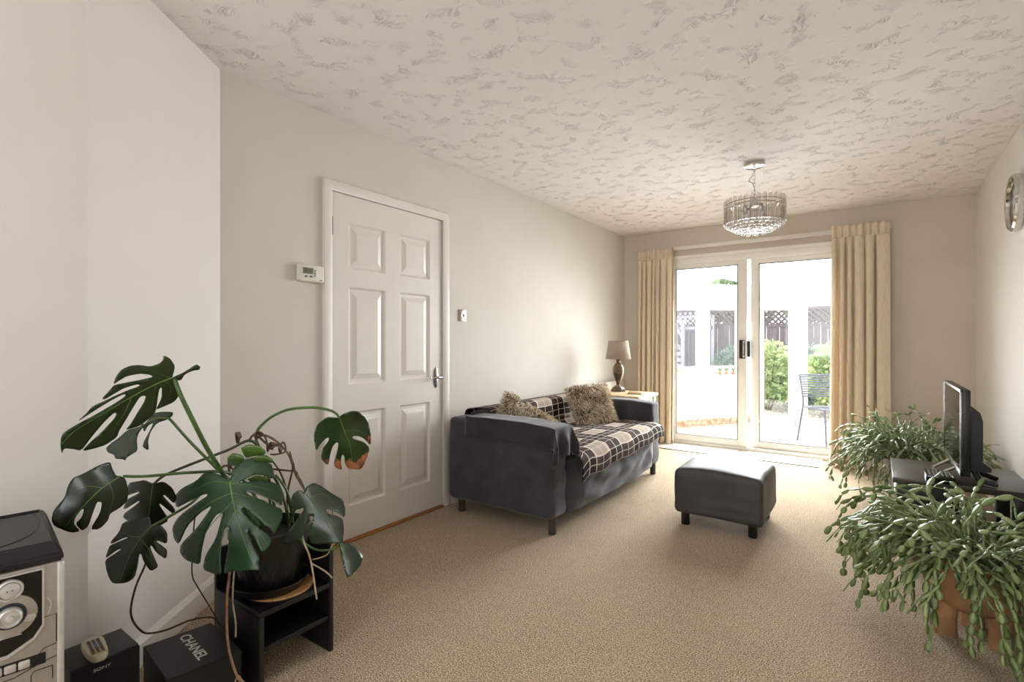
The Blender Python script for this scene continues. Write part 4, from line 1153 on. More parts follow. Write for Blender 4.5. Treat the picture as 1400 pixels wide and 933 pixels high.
obj('pot', bm, pot_black, mp, angle=60)
bm = bmesh.new(); 
grid(bm, 20, 20, lambda u, v: Vector(((2 * u - 1) * 0.088, (2 * v - 1) * 0.088, 0.172 + 0.010 * nz((u * 5, v * 5, 0)))))
lathe(bm, [(0.001, 0.168), (0.124, 0.168)], 40, close=False)
obj('soil', bm, soil, mp, angle=180)

# ------------------------------------------------------------------ monstera leaves (each traced blade has its own tilt, curl and distance)
def pin(p, poly):
    x, y = p; c = False; j = len(poly) - 1
    for i in range(len(poly)):
        xi, yi = poly[i]; xj, yj = poly[j]
        if (yi > y) != (yj > y) and x < (xj - xi) * (y - yi) / (yj - yi) + xi: c = not c
        j = i
    return c
def dense(poly, step):
    out = []
    for i in range(len(poly)):
        a, b = poly[i], poly[(i + 1) % len(poly)]
        l = math.hypot(b[0] - a[0], b[1] - a[1]); k = max(1, int(l / step))
        for q in range(k): out.append((a[0] + (b[0] - a[0]) * q / k, a[1] + (b[1] - a[1]) * q / k))
    return out
def rounded(poly):
    """one pass of corner cutting that keeps the outline close to its corners"""
    out = []
    n = len(poly)
    for i in range(n):
        p, q, r_ = poly[i - 1], poly[i], poly[(i + 1) % n]
        out.append((q[0] + (p[0] - q[0]) * 0.18, q[1] + (p[1] - q[1]) * 0.18))
        out.append((q[0] + (r_[0] - q[0]) * 0.18, q[1] + (r_[1] - q[1]) * 0.18))
    return out
def blade(name, polys, rib, depth, m, parent, cup=0.02, droop=0.0, step=4.0, brown=None, ribr=0.0022, veins=(), seed=0, label=None):
    """polys/rib in photo pixels; depth(px,py) gives the tilted leaf plane; rib runs base -> tip"""
    (bx_, by_), (tx_, ty_) = rib[0], rib[-1]
    L = math.hypot(tx_ - bx_, ty_ - by_); ux, uy = (tx_ - bx_) / L, (ty_ - by_) / L
    def pos(p, lift=0.0):
        d = depth(*p)
        s = ((p[0] - bx_) * ux + (p[1] - by_) * uy) / L
        w = abs((p[0] - bx_) * -uy + (p[1] - by_) * ux) / L
        d += cup * w * w * 4 + cup * 0.35 * math.sin(s * 9) * w + droop * s * s + 0.006 * nz((p[0] * 0.03, p[1] * 0.03, seed)) - lift
        return D(p[0], p[1], d)
    bm = bmesh.new()
    for poly in polys:
        pl_ = dense(rounded(poly), step)
        xs = [p[0] for p in pl_]; ys = [p[1] for p in pl_]
        pts = list(pl_); ne = len(pts)
        y = min(ys)
        while y < max(ys):
            x = min(xs)
            while x < max(xs):
                q = (x + (step / 2 if int(y / step) % 2 else 0), y)
                if pin(q, pl_) and min((q[0] - e[0]) ** 2 + (q[1] - e[1]) ** 2 for e in pl_) > (step * 0.45) ** 2: pts.append(q)
                x += step
            y += step
        res = geometry.delaunay_2d_cdt([Vector(p) for p in pts], [(i, (i + 1) % ne) for i in range(ne)], [], 0, 1e-4)
        co = [(v.x, v.y) for v in res[0]]
        vs = {}
        for f in res[2]:
            c = (sum(co[i][0] for i in f) / len(f), sum(co[i][1] for i in f) / len(f))
            if not pin(c, pl_): continue
            for i in f:
                if i not in vs: vs[i] = bm.verts.new(pos(co[i]))
            ff = bm.faces.new([vs[i] for i in f])
            if brown and brown(c): ff.material_index = 1
    o = wobj(name, bm, [m, leaf_brown], parent, angle=180)
    if label: o['label'] = label
    sm = o.modifiers.new('thickness', 'SOLIDIFY'); sm.thickness = 0.0012; sm.offset = 0
    bm = bmesh.new()
    pr = smooth_path([Vector((p[0], p[1], 0)) for p in rib], 5)
    tube(bm, [pos((p.x, p.y), 0.0006) for p in pr], [ribr * (1 - 0.8 * i / (len(pr) - 1)) for i in range(len(pr))], 6)
    for vpts in veins:
        vp = smooth_path([Vector((p[0], p[1], 0)) for p in vpts], 5)
        tube(bm, [pos((p.x, p.y), 0.0004) for p in vp], [ribr * 0.45 * (1 - 0.8 * i / (len(vp) - 1)) for i in range(len(vp))], 5)
    mr = wobj('midrib', bm, vein_m, parent); 
    mr.parent = o; 
    return o
def cr(pts, x0, y0, s): return [(x0 + x / s, y0 + y / s) for x, y in pts]

# top leaf
A_main = cr([(1025, 212), (1048, 125), (1010, 65), (955, 38), (950, 75), (920, 105), (850, 128), (760, 115), (690, 120), (620, 150), (575, 205), (553, 272), (600, 240), (660, 205), (760, 185), (840, 192), (872, 210), (800, 228), (740, 240), (660, 255), (560, 275), (530, 310), (460, 385), (490, 388), (560, 345), (640, 300), (740, 270), (770, 275), (740, 292), (660, 320), (560, 365), (480, 405), (390, 440), (345, 495), (265, 568), (350, 515), (450, 450), (560, 385), (630, 350), (655, 352), (640, 372), (560, 425), (430, 500), (300, 570), (210, 620), (150, 660), (135, 700), (132, 770), (143, 825), (160, 780), (230, 785), (298, 800), (380, 690), (480, 570), (560, 495), (582, 505), (560, 545), (460, 650), (360, 740), (305, 803), (390, 785), (490, 755), (585, 690), (600, 640), (650, 560), (720, 440), (770, 365), (815, 360), (800, 410), (750, 490), (690, 590), (650, 635), (760, 605), (850, 535), (895, 480), (905, 400), (920, 310), (940, 290), (940, 380), (890, 475), (960, 445), (1040, 410), (1078, 360), (1075, 310), (1040, 245)], 60, 480, 5.833)
A_back = cr([(1022, 215), (1110, 178), (1215, 108), (1250, 130), (1240, 155), (1190, 160), (1124, 190), (1095, 238), (1042, 238)], 60, 480, 5.833)
blade('leaf', [A_main, A_back], cr([(1030, 215), (880, 275), (700, 370), (480, 500), (250, 640), (140, 750)], 60, 480, 5.833), lambda x, y: 1.50 - 0.0013 * (237 - x) * 1.0 + 0.0007 * (y - 520), leaf_mid, mp, cup=0.03, seed=1,
      veins=[cr(q, 60, 480, 5.833) for q in ([(1000, 215), (930, 190), (850, 170)], [(900, 265), (880, 330), (860, 470)], [(700, 370), (640, 500), (520, 680)], [(960, 245), (1010, 290), (990, 400)])])
# leaf behind it
B1 = cr([(665, 635), (740, 615), (775, 600), (790, 580), (800, 600), (755, 660), (740, 710), (748, 800), (700, 830), (660, 855), (650, 880), (630, 868), (570, 865), (562, 832), (510, 815), (495, 780), (530, 745), (600, 695)], 60, 480, 5.833)
B2 = cr([(1030, 490), (1028, 520), (990, 550), (900, 580), (850, 650), (830, 720), (838, 800), (785, 770), (800, 720), (845, 640), (875, 575), (830, 600), (800, 655), (785, 600), (830, 560), (870, 500), (940, 488)], 60, 480, 5.833)
blade('leaf', [B1, B2], cr([(1000, 540), (900, 540), (800, 590), (700, 700), (650, 860)], 60, 480, 5.833), lambda x, y: 1.62 - 0.0007 * (230 - x), leaf_matte, mp, cup=0.02, seed=2)
# broad dark leaf at the left
Cl = [(150.5, 631.8), (133.7, 637.5), (113, 649), (100, 654), (92.6, 665.8), (88.7, 681), (73, 699), (70, 712.5), (74.6, 720.7), (97.6, 729.6), (110, 727), (101, 717), (103, 708), (112, 697), (115, 697), (112, 708), (103, 717), (112, 727), (120.7, 720.7), (127.4, 701.7), (132.9, 686.8), (139.6, 687.6), (137, 701.7), (123.4, 724.7), (135.6, 724.7), (147.8, 712.5), (150.5, 703), (162.7, 696), (173.5, 686.8), (176, 673.5), (172, 655.5), (164.6, 651.6), (159, 651.6), (154, 642.6)]
blade('leaf', [Cl], [(165, 652), (140, 668), (112, 695), (88, 722)], lambda x, y: 1.46 - 0.0008 * (165 - x), leaf_dark, mp, cup=0.025, seed=3, veins=[[(150, 662), (155, 680), (148, 705)], [(140, 668), (120, 666), (100, 672)]])
# darkest leaf, behind
Dl = [(176, 661), (187, 659), (198, 657), (209, 662), (224, 659), (236, 668), (242, 681), (238, 690), (226, 678), (222, 678), (240, 697), (238, 705), (220, 690), (217, 690), (232, 712), (215, 722), (195, 722), (178, 716), (166, 706), (190, 688), (191, 685), (168, 699), (173, 684), (190, 675), (190, 673), (173, 679)]
blade('leaf', [Dl], [(209, 664), (206, 685), (202, 720)], lambda x, y: 1.60 + 0.0006 * (y - 660), leaf_dark, mp, cup=0.02, seed=4)
# hanging dark leaf
El = [(204.7, 706.3), (187, 711), (168, 715), (162.7, 728.8), (151.8, 741), (152, 745), (170, 736), (176, 735.6), (168, 739), (150.5, 746.4), (147.8, 753), (143.7, 765.0), (160, 753), (166.8, 751), (160, 756), (143.7, 766.5), (145, 777.6), (149, 791), (154.6, 799), (173.5, 798), (184, 791), (188.4, 775), (190, 760), (192.5, 757.3), (196.6, 769.5), (206, 782.5), (217, 776), (211, 763), (205, 749), (207, 746), (214, 757), (227.2, 766), (229, 753), (222, 747), (214, 741.8), (216, 740), (228.6, 745), (229, 729), (219.6, 718), (207.4, 720.7)]
blade('leaf', [El], [(207, 720), (192, 738), (175, 765), (165, 795)], lambda x, y: 1.56 - 0.0006 * (y - 715), leaf_dark, mp, cup=0.025, seed=5, label='dark hanging leaf with a yellowish tip', veins=[[(195, 735), (180, 735), (168, 730)], [(192, 738), (205, 755), (208, 775)]])
# the big front leaf
Fl = [(315, 657), (318, 641.5), (334, 628.6), (346, 626.5), (349, 632), (370.7, 634), (374, 645), (376, 655), (370, 655), (364, 651), (349, 650), (334, 656.5), (326, 661), (336, 660), (355.7, 657.5), (373, 659.7), (383.6, 667), (386.8, 680), (385.7, 693), (373, 686), (358, 679), (343, 674.2), (336, 672.5), (335, 674.5), (340, 677.5), (355.7, 683), (373, 692), (386, 697), (386, 710), (379, 725), (375, 731), (370.7, 726), (360, 716.5), (345, 706), (334, 695), (331, 696), (333, 703), (345, 715), (360, 727), (373, 738), (365, 752), (358, 757), (349, 740), (341, 727), (338, 727), (345, 744), (355, 762), (353, 772), (356, 781), (339, 780.7), (317, 782), (305.5, 786), (308, 771), (312.6, 745), (314, 723), (311, 720), (307, 724), (303, 742), (301, 768), (303, 786), (293, 786), (277, 779.5), (281, 760), (295, 738), (302.5, 712), (305, 703), (301, 702), (294.6, 706), (281.7, 727.8), (276, 752), (273.5, 773), (262, 770), (253.4, 766), (246, 757), (247, 745), (269, 723), (287, 698), (288.5, 692.5), (283, 696), (274, 702), (256, 720), (244.4, 746), (238, 738), (235.4, 722.6), (242, 710), (253.4, 699.5), (271, 687), (283, 679), (284, 676), (277, 677.5), (258.6, 686.6), (241, 696), (239, 679), (248, 668.6), (269, 658), (279, 647), (297, 648), (309, 655)]
blade('leaf', [Fl], [(315, 659.6), (317, 675), (321, 695), (330, 728), (345, 770)], lambda x, y: 1.66 - 0.0010 * (y - 660) - 0.0002 * (x - 315), leaf_green, mp, cup=0.035, seed=6, ribr=0.0045,
      veins=[[(316, 660), (330, 645), (352, 638)], [(316, 662), (340, 664), (375, 672)], [(317, 675), (345, 681), (380, 690)], [(319, 685), (345, 700), (372, 722)], [(322, 698), (350, 725), (368, 748)], [(315, 662), (290, 660), (255, 676)], [(317, 675), (285, 690), (250, 720)], [(319, 686), (292, 715), (262, 755)], [(322, 700), (305, 735), (292, 775)]], label='largest leaf, deeply slit, at the front')
# right leaf with withered edge
Gl = [(463, 572), (455, 571), (446.3, 571), (433.5, 581), (428.8, 596.6), (432, 618.4), (438.6, 607), (446, 600), (450, 599), (449, 604), (441, 614), (438.6, 627.4), (445, 635), (449, 636.5), (451.5, 622), (455, 611), (460, 605.5), (463, 607), (460.5, 620), (456.6, 632.6), (458, 640), (468, 644), (466, 634), (466.5, 625), (469, 622), (471, 626), (471.5, 635), (476, 641.6), (494, 643), (501.6, 627.4), (505.5, 613), (497.8, 605), (482, 600.5), (482.5, 597), (490, 597), (497.8, 600.5), (506.8, 610.7), (507.5, 591.4), (501.6, 573.4), (490, 563), (480, 562.6), (468, 567)]
def browned(c):
    return (c[1] > 630 + 5 * nz((c[0] * 0.2, c[1] * 0.2, 0)) - max(0, (c[0] - 488)) * 0.9) or (c[0] > 503 and 596 < c[1] < 606)
blade('leaf', [Gl], [(464, 571), (470, 588), (478, 608), (482, 632)], lambda x, y: 1.78 + 0.0008 * (y - 570), leaf_mid, mp, cup=0.03, seed=7, step=2.6, brown=browned, veins=[[(466, 576), (450, 585), (436, 600)], [(470, 590), (490, 590), (504, 598)]], label='leaf with withered brown edges reaching across the door')
# right lower leaf
Hl = [(416.8, 674.7), (418, 667), (428.6, 660.7), (439, 665), (454, 675.8), (469, 684), (472.6, 695), (471.5, 709), (463, 702.6), (450, 697), (445, 697.5), (449, 703.5), (460, 706), (469, 710.5), (470.4, 727), (468, 744.4), (450, 744), (428.6, 745.4), (422, 740), (423, 725), (428.6, 708), (427, 706.5), (423, 707), (420, 714), (416.8, 731.5), (403, 742), (385.7, 744.4), (394, 727), (407, 710), (415.8, 697), (414, 695.5), (407, 698), (399, 696), (397, 686), (400.7, 675.8), (409, 670.4)]
blade('leaf', [Hl], [(419, 677), (430, 692), (444, 712), (460, 742)], lambda x, y: 1.68 - 0.0006 * (y - 675), leaf_grey, mp, cup=0.03, seed=8, veins=[[(424, 683), (440, 676), (460, 690)], [(432, 695), (430, 720), (426, 738)]])
Il = [(464, 743), (472.5, 742), (487, 749), (497, 762.5), (492, 776), (476, 791.6), (472.5, 785.6), (467.7, 768.6), (464.8, 754)]
blade('leaf', [Il], [(466, 744), (474, 765), (477, 789)], lambda x, y: 1.62 - 0.0008 * (y - 745), leaf_grey, mp, cup=0.02, seed=9)
for i, q in enumerate(([(135, 250), (180, 225), (260, 235), (295, 270), (290, 290), (220, 300), (165, 315)], [(50, 310), (85, 280), (140, 290), (165, 320), (100, 370), (60, 350)], [(165, 320), (290, 290), (340, 320), (345, 345), (230, 335), (160, 330)], [(170, 450), (240, 420), (320, 440), (310, 465), (230, 475)])):
    q = cr(q, 300, 560, 4.665)
    cx, cy = sum(p[0] for p in q) / len(q), sum(p[1] for p in q) / len(q)
    blade('leaf', [q], [q[0], (cx, cy), q[3]], lambda x, y: 1.76 + 0.0006 * (y - 620), leaf_young, mp, cup=0.03, step=3.0, ribr=0.0012, seed=10 + i, label='young pale green leaf')

def cane(name, pts, rad, m, parent=mp, sub=6):
    """pts: (px, py, depth)"""
    path = smooth_path([D(*p) for p in pts], sub)
    n_ = len(path)
    rr_ = rad if isinstance(rad, tuple) else (rad, rad)
    bm = bmesh.new(); tube(bm, path, [rr_[0] + (rr_[1] - rr_[0]) * i / (n_ - 1) for i in range(n_)], 8)
    return wobj(name, bm, m, parent)
pet = [
    ([(352, 720, 1.86), (330, 690, 1.82), (312, 660, 1.75), (285, 617, 1.63), (262, 572, 1.53), (247, 541, 1.50), (239, 520, 1.503)], (0.0085, 0.006), stem_green),
    ([(355, 720, 1.88), (320, 665, 1.80), (297, 642, 1.74), (262, 607, 1.68), (238, 580, 1.63), (231, 573, 1.62)], (0.006, 0.004), stem_green),
    ([(365, 715, 1.88), (340, 665, 1.84), (312, 647, 1.76), (260, 647, 1.62), (200, 652, 1.50), (168, 652, 1.462)], (0.006, 0.0042), stem_green),
    ([(380, 720, 1.88), (364, 640, 1.86), (345, 604, 1.82), (310, 617, 1.76), (260, 636, 1.68), (225, 651, 1.62), (210, 663, 1.602)], (0.0055, 0.004), mat('petiole_dark', (54, 62, 40), (42, 48, 32), scale=20)),
    ([(350, 725, 1.86), (320, 690, 1.80), (290, 668, 1.74), (260, 690, 1.66), (230, 708, 1.59), (208, 720, 1.56)], (0.005, 0.004), stem_green),
    ([(375, 715, 1.90), (362, 650, 1.90), (350, 600, 1.88), (362, 578, 1.86), (390, 562, 1.83), (425, 558, 1.80), (448, 561, 1.78), (459, 566, 1.78), (464, 572, 1.78)], (0.0058, 0.0042), stem_green),
    ([(395, 720, 1.88), (390, 690, 1.84), (376, 655, 1.82), (360, 640, 1.80)], (0.006, 0.005), stem_green),
    ([(400, 715, 1.87), (398, 690, 1.84), (390, 668, 1.82), (377, 650, 1.80)], (0.005, 0.004), stem_green),
    ([(360, 720, 1.84), (345, 690, 1.80), (328, 668, 1.70), (316, 660, 1.662)], (0.008, 0.006), stem_green),
    ([(395, 715, 1.84), (402, 700, 1.80), (410, 685, 1.72), (418, 676, 1.682)], (0.005, 0.004), stem_green),
    ([(405, 735, 1.76), (430, 752, 1.72), (455, 752, 1.66), (465, 744, 1.622)], (0.004, 0.003), stem_green)]
for p, r_, m_ in pet: cane('leaf_stalk', p, r_, m_)
# dried stems tangled above the pot
rnd = random.Random(5)
dry = [
    [(352, 600, 1.86), (362, 596, 1.84), (380, 606, 1.83), (394, 622, 1.82), (402, 642, 1.80), (412, 660, 1.76), (418, 674, 1.70)],
    [(354, 594, 1.86), (372, 600, 1.84), (388, 614, 1.82), (400, 632, 1.80), (404, 650, 1.80), (417, 672, 1.72)],
    [(340, 604, 1.86), (346, 596, 1.85), (356, 592, 1.85), (364, 602, 1.84), (366, 618, 1.84), (370, 606, 1.82), (386, 612, 1.82)],
    [(370, 700, 1.90), (366, 650, 1.88), (358, 620, 1.87), (350, 600, 1.86)],
    [(392, 705, 1.86), (394, 670, 1.84), (400, 640, 1.82), (396, 618, 1.82)],
    [(398, 700, 1.86), (390, 665, 1.84), (382, 645, 1.83), (370, 628, 1.83)],
    [(316, 658, 1.80), (330, 636, 1.82), (350, 640, 1.82), (380, 643, 1.80), (404, 646, 1.80), (406, 652, 1.80)],
    [(356, 600, 1.86), (366, 608, 1.84), (380, 610, 1.82), (388, 606, 1.82), (390, 618, 1.82), (378, 622, 1.82), (370, 622, 1.83)],
    [(300, 645, 1.75), (306, 638, 1.76), (316, 640, 1.78), (324, 652, 1.78)]]
for p in dry: cane('dried_stem', p, (0.0042, 0.0028), stem_brown)
for i, (px, py, w, h) in enumerate([(326, 600, 10, 15), (372, 612, 12, 8), (384, 616, 8, 8), (351, 597, 9, 8), (314, 640, 6, 24), (336, 692, 9, 9)]):
    q = [(px - w / 2, py - h / 2), (px + w * 0.2, py - h / 2 - 2), (px + w / 2, py - h * 0.1), (px + w * 0.2, py + h * 0.1), (px + w * 0.1, py + h / 2), (px - w * 0.35, py + h * 0.45)]
    blade('dried_leaf', [q], [q[0], (px, py), q[4]], lambda x, y: 1.83 + 0.004 * (x - px), stem_brown, mp, cup=0.06, step=2.6, ribr=0.001, seed=40 + i)
# aerial roots
cane('aerial_root', [(272, 690, 1.74), (266, 712, 1.74), (263, 760, 1.73), (263, 788, 1.72), (270, 803, 1.71), (284, 826, 1.69), (297, 848, 1.68)], (0.0024, 0.002), root_dark)
cane('aerial_root', [(207, 722, 1.58), (204, 750, 1.57), (199, 772, 1.56), (186, 802, 1.55), (179, 832, 1.54), (181, 848, 1.54), (190, 861, 1.54), (202, 867, 1.54), (225, 863, 1.575), (243, 856, 1.61), (260, 849, 1.645), (282, 845, 1.70), (293, 846.5, 1.71), (301, 856, 1.70)], (0.0034, 0.0026), root_dark)
cane('aerial_root', [(318, 745, 1.72), (314, 784, 1.66), (310, 822, 1.62), (311, 875, 1.585), (318, 909, 1.56), (327, 930, 1.55), (338, 940, 1.55)], (0.004, 0.0034), mat('tan_aerial_root', (140, 104, 78), (108, 76, 58), scale=30, rough=0.8))
cane('aerial_root', [(324, 750, 1.72), (320, 784, 1.67), (318, 822, 1.645), (322, 852, 1.63), (322, 872, 1.62)], 0.0026, root_pale)
cane('aerial_root', [(410, 705, 1.80), (414, 737, 1.70), (423, 761, 1.67), (428, 785, 1.66), (433, 820, 1.655)], (0.0034, 0.0026), root_pale)
cane('aerial_root', [(425, 771, 1.68), (438, 778, 1.685), (447, 784, 1.69), (454, 791, 1.70)], 0.0026, root_pale)
cane('aerial_root', [(456, 740, 1.70), (452, 752, 1.70), (446, 760, 1.70), (436, 764, 1.69), (427, 766, 1.68)], 0.0022, root_pale)
cane('aerial_root', [(332, 934, 1.55), (326, 925, 1.555), (320, 936, 1.555)], 0.002, root_pale)

# ------------------------------------------------------------------ trailing cacti
def cactus_foliage(name, c, rim_z, rim_r, n, seed, m, parent, reach, rise, forbid, drop=1.15, segl=0.045, segw=0.011, bias=None, nseg=(7, 13)):
    rnd = random.Random(seed)
    verts, faces = [], []
    def seg(p, d, l, w, nrm):
        s = d.cross(nrm)
        if s.length < 1e-4: s = d.orthogonal()
        s.normalize(); nn = s.cross(d)
        prof = [(0, 0.18), (0.18, 0.7), (0.5, 1.0), (0.82, 0.85), (1.0, 0.3)]
        b = len(verts)
        for t, q in prof:
            o = p + d * (l * t) - nn * (0.10 * l * t * (1 - t))
            verts.extend([o - s * w * q, o + nn * w * 0.22, o + s * w * q, o - nn * w * 0.10])
        for i in range(4):
            for k in range(4): faces.append((b + i * 4 + k, b + i * 4 + (k + 1) % 4, b + (i + 1) * 4 + (k + 1) % 4, b + (i + 1) * 4 + k))
        faces.append((b, b + 3, b + 2, b + 1)); faces.append((b + 16, b + 17, b + 18, b + 19))
    def blocked(p):
        if p.z < 0.015: return True
        for (x0, x1, y0, y1, z0, z1) in forbid:
            if x0 < p.x < x1 and y0 < p.y < y1 and z0 < p.z < z1: return True
        return False
    def grow(p, d, k, kmax, g, scale, depth):
        while k < kmax:
            l = segl * rnd.uniform(0.7, 1.3) * (0.8 if k == 0 else 1); w = segw * rnd.uniform(0.75, 1.3) * (0.55 if k < 2 else 1)
            d = (d + Vector((rnd.gauss(0, .16), rnd.gauss(0, .16), rnd.gauss(0, .10) - g * (0.35 + 0.11 * k)))).normalized()
            q = p + d * l
            if blocked(q) or blocked(p + d * l * 0.5):
                return
            nr = Vector((rnd.gauss(0, .6), rnd.gauss(0, .6), 1.0)).normalized()
            seg(p, d, l, w, nr)
            p = q; k += 1
            if depth < 2 and k > 2 and rnd.random() < 0.17:
                side = Vector((rnd.gauss(0, 1), rnd.gauss(0, 1), rnd.gauss(0, .4)))
                grow(p, (d + side * 0.55).normalized(), k, min(kmax, k + rnd.randint(2, 5)), g, scale, depth + 1)
    for i in range(n):
        a = rnd.uniform(0, 2 * PI)
        if bias and rnd.random() < bias[1]: a = bias[0] + rnd.gauss(0, 0.7)
        r = rim_r * math.sqrt(rnd.random())
        p = Vector((c[0] + r * math.cos(a), c[1] + r * math.sin(a), rim_z))
        up = rnd.uniform(0.25, 1.0) * rise
        d = Vector((math.cos(a) * reach, math.sin(a) * reach, up)).normalized()
        grow(p, d, 0, rnd.randint(*nseg), 0.30 * drop * rnd.uniform(0.6, 1.3), 1, 0)
    me = bpy.data.meshes.new(name); me.from_pydata(verts, [], faces); me.materials.append(m)
    me.polygons.foreach_set('use_smooth', [True] * len(me.polygons))
    me.transform(pmat(parent).inverted())
    o = bpy.data.objects.new(name, me); COL.objects.link(o); o.parent = parent
    return o
room = [(XR - 0.012, 9, -9, 9, -1, 9), (-9, 9, YB - 0.22, 20, -1, 9)]
tvb = [(0.26, 0.47, 3.27, 4.07, 0.40, 0.93), (UX0 - 0.01, UX1 + 0.01, UY0 - 0.01, UY1 + 0.01, -0.1, UZ + 0.012)]

def footed_pot(c, rz, label, name, top, r0):
    t = thing(name, label, 'plant', (c[0], c[1], 0), rz)
    bm = bmesh.new()
    lathe(bm, [(0.001, 0.115), (0.10, 0.118), (r0 * 0.86, 0.145), (r0 * 0.97, 0.20), (r0, 0.26), (r0 * 0.97, top - 0.03), (r0 * 1.02, top - 0.022), (r0 * 1.03, top), (r0 * 0.94, top), (r0 * 0.90, top - 0.05), (0.001, top - 0.05)], 48, close=False)
    obj('pot', bm, terracotta, t)
    for k in range(3):
        a = 2 * PI * k / 3
        bm = bmesh.new()
        cx, cy = 0.088 * math.cos(a), 0.088 * math.sin(a)
        path = [(cx * 0.92, cy * 0.92, 0.19), (cx, cy, 0.15), (cx * 1.04, cy * 1.04, 0.08), (cx * 1.06, cy * 1.06, 0.02), (cx * 1.06, cy * 1.06, 0.0)]
        tube(bm, path, [0.050, 0.044, 0.036, 0.037, 0.039], 20)
        obj('foot', bm, terracotta, t)
    bm = bmesh.new(); lathe(bm, [(0.001, top - 0.035), (r0 * 0.93, top - 0.035)], 32, close=False); obj('soil', bm, soil, t)
    return t
c2 = (0.306, 2.67)
cp2 = footed_pot(c2, R(83.4), 'trailing cactus in a footed terracotta pot at the lower right', 'christmas_cactus', 0.33, 0.16)
cactus_foliage('trailing_stems', c2, 0.315, 0.15, 300, 11, cactus_m, cp2, 1.0, 1.6, room + tvb + [(c2[0] - 0.165, c2[0] + 0.165, c2[1] - 0.165, c2[1] + 0.165, -1, 0.30)], drop=1.15, segl=0.044, segw=0.0112, nseg=(5, 12))
c1 = (0.20, 4.62)
cp1 = thing('christmas_cactus.001', 'bushy trailing cactus behind the television by the curtain', 'plant', (c1[0], c1[1], 0))
bm = bmesh.new(); lathe(bm, [(0.001, 0), (0.11, 0), (0.15, 0.27), (0.158, 0.28), (0.158, 0.32), (0.14, 0.32), (0.135, 0.28), (0.001, 0.28)], 40, close=False); obj('pot', bm, mat('grey_pot', (96, 96, 98), (84, 84, 86), scale=12, rough=0.5), cp1)
cactus_foliage('trailing_stems', c1, 0.29, 0.13, 380, 23, cactus_far, cp1, 0.9, 2.1, room + tvb + [(c1[0] - 0.14, c1[0] + 0.14, c1[1] - 0.14, c1[1] + 0.14, -1, 0.28)], drop=0.8, segl=0.044, segw=0.0098, bias=(R(200), 0.15), nseg=(5, 12))

# ------------------------------------------------------------------ conservatory
Z0 = 0.0
tile = mat('pale_floor_tile', (176, 171, 164), (166, 161, 153), scale=5, rough=0.35)
bm = bmesh.new(); box(bm, -2.75, 2.4, 5.93, 8.05, -0.06, -0.002)
struct('floor_conservatory', bm, tile, 'pale tiled conservatory floor', 'floor')
grout = mat('grout', (150, 146, 138), scale=20, rough=0.8)
bm = bmesh.new()
for k in range(12): box(bm, -2.7 + k * 0.4, -2.694 + k * 0.4, 5.94, 8.0, -0.003, -0.0006)
for k in range(6): box(bm, -2.7, 2.3, 6.1 + k * 0.4, 6.106 + k * 0.4, -0.003, -0.0006)
struct('trim_2', bm, grout, 'grout lines of the conservatory floor', 'grout')
P0 = Vector((-2.6, 6.231)); DV = Vector((0.565, 0.825)).normalized(); NV = Vector((DV.y, -DV.x))   # NV points into the conservatory
def fac(bm, t0, t1, z0, z1, o0=0.0, o1=-0.15, bev=0.0):
    M = frame_M((P0.x, P0.y, 0), (DV.x, DV.y, 0), (NV.x, NV.y, 0), (0, 0, 1))
    vs = box(bm, t0, t1, o1, o0, z0, z1, bev, 2, M)
FL = 2.09
bm = bmesh.new(); fac(bm, 0, FL, -0.06, 0.76); box(bm, -2.78, -2.6, 5.93, 6.25, -0.06, 0.76)
struct('wall_conservatory', bm, ext_white, 'white low wall of the conservatory', 'wall')
bm = bmesh.new(); fac(bm, 0, FL, 0.655, 0.685, 0.11, 0.0, 0.005); 
struct('trim_3', bm, ext_white, 'white window ledge in the conservatory', 'ledge')
bm = bmesh.new(); fac(bm, 0, FL, 0.0, 0.085, 0.014, 0.0)
struct('baseboard_conservatory', bm, mat('stone_skirting', (150, 116, 90), (196, 168, 140), scale=18, rough=0.5, lo=0.4, hi=0.6), 'mottled stone skirting in the conservatory', 'skirting')
win_ts = [(0.06, 1.15), (1.33, 1.83)]
for i, (a, b) in enumerate(win_ts):
    w = sthing('window_%d' % (i + 2), 'white framed conservatory window', 'window')
    bm = bmesh.new()
    f_ = 0.035
    fac(bm, a - 0.06, a + f_ * 0.2, 0.76, 1.60, -0.04, -0.10, 0.004); fac(bm, b - f_ * 0.2, b + 0.06, 0.76, 1.60, -0.04, -0.10, 0.004)
    fac(bm, a, b, 0.76, 0.80, -0.04, -0.10, 0.004); fac(bm, a, b, 1.585, 1.62, -0.04, -0.10, 0.004)
    obj('window_frame', bm, ext_white, w)
    bm = bmesh.new(); fac(bm, a, b, 0.79, 1.59, -0.066, -0.072); obj('pane', bm, glass, w)
bm = bmesh.new(); fac(bm, -0.05, FL, 1.60, 1.94, -0.02, -0.14); box(bm, -2.72, -2.58, 5.93, 6.25, 0.76, 1.94)
box(bm, -1.43, 2.3, 7.90, 8.02, 1.62, 1.94); fac(bm, 1.20, 1.28, 0.76, 1.6, -0.03, -0.12); fac(bm, 1.88, FL, 0.76, 1.6, -0.03, -0.12)
fac(bm, 0, FL, 1.76, 1.80, 0.02, -0.02); box(bm, -1.43, 2.3, 7.87, 7.90, 1.76, 1.80)
struct('beam_conservatory', bm, ext_white, 'white eaves beam of the conservatory', 'beam')
bm = bmesh.new(); box(bm, -1.47, -1.36, 7.89, 8.03, 0, 1.62); box(bm, -0.985, -0.90, 7.90, 8.02, 0.0, 1.62, 0.005); box(bm, -0.885, -0.765, 7.86, 8.03, 0, 1.94, 0.01); box(bm, 1.4, 1.5, 7.88, 8.03, 0, 1.62)
struct('pillar_conservatory', bm, ext_white, 'white corner post of the conservatory', 'post')
gd = sthing('door_3', 'white glazed garden door in the conservatory', 'garden door')
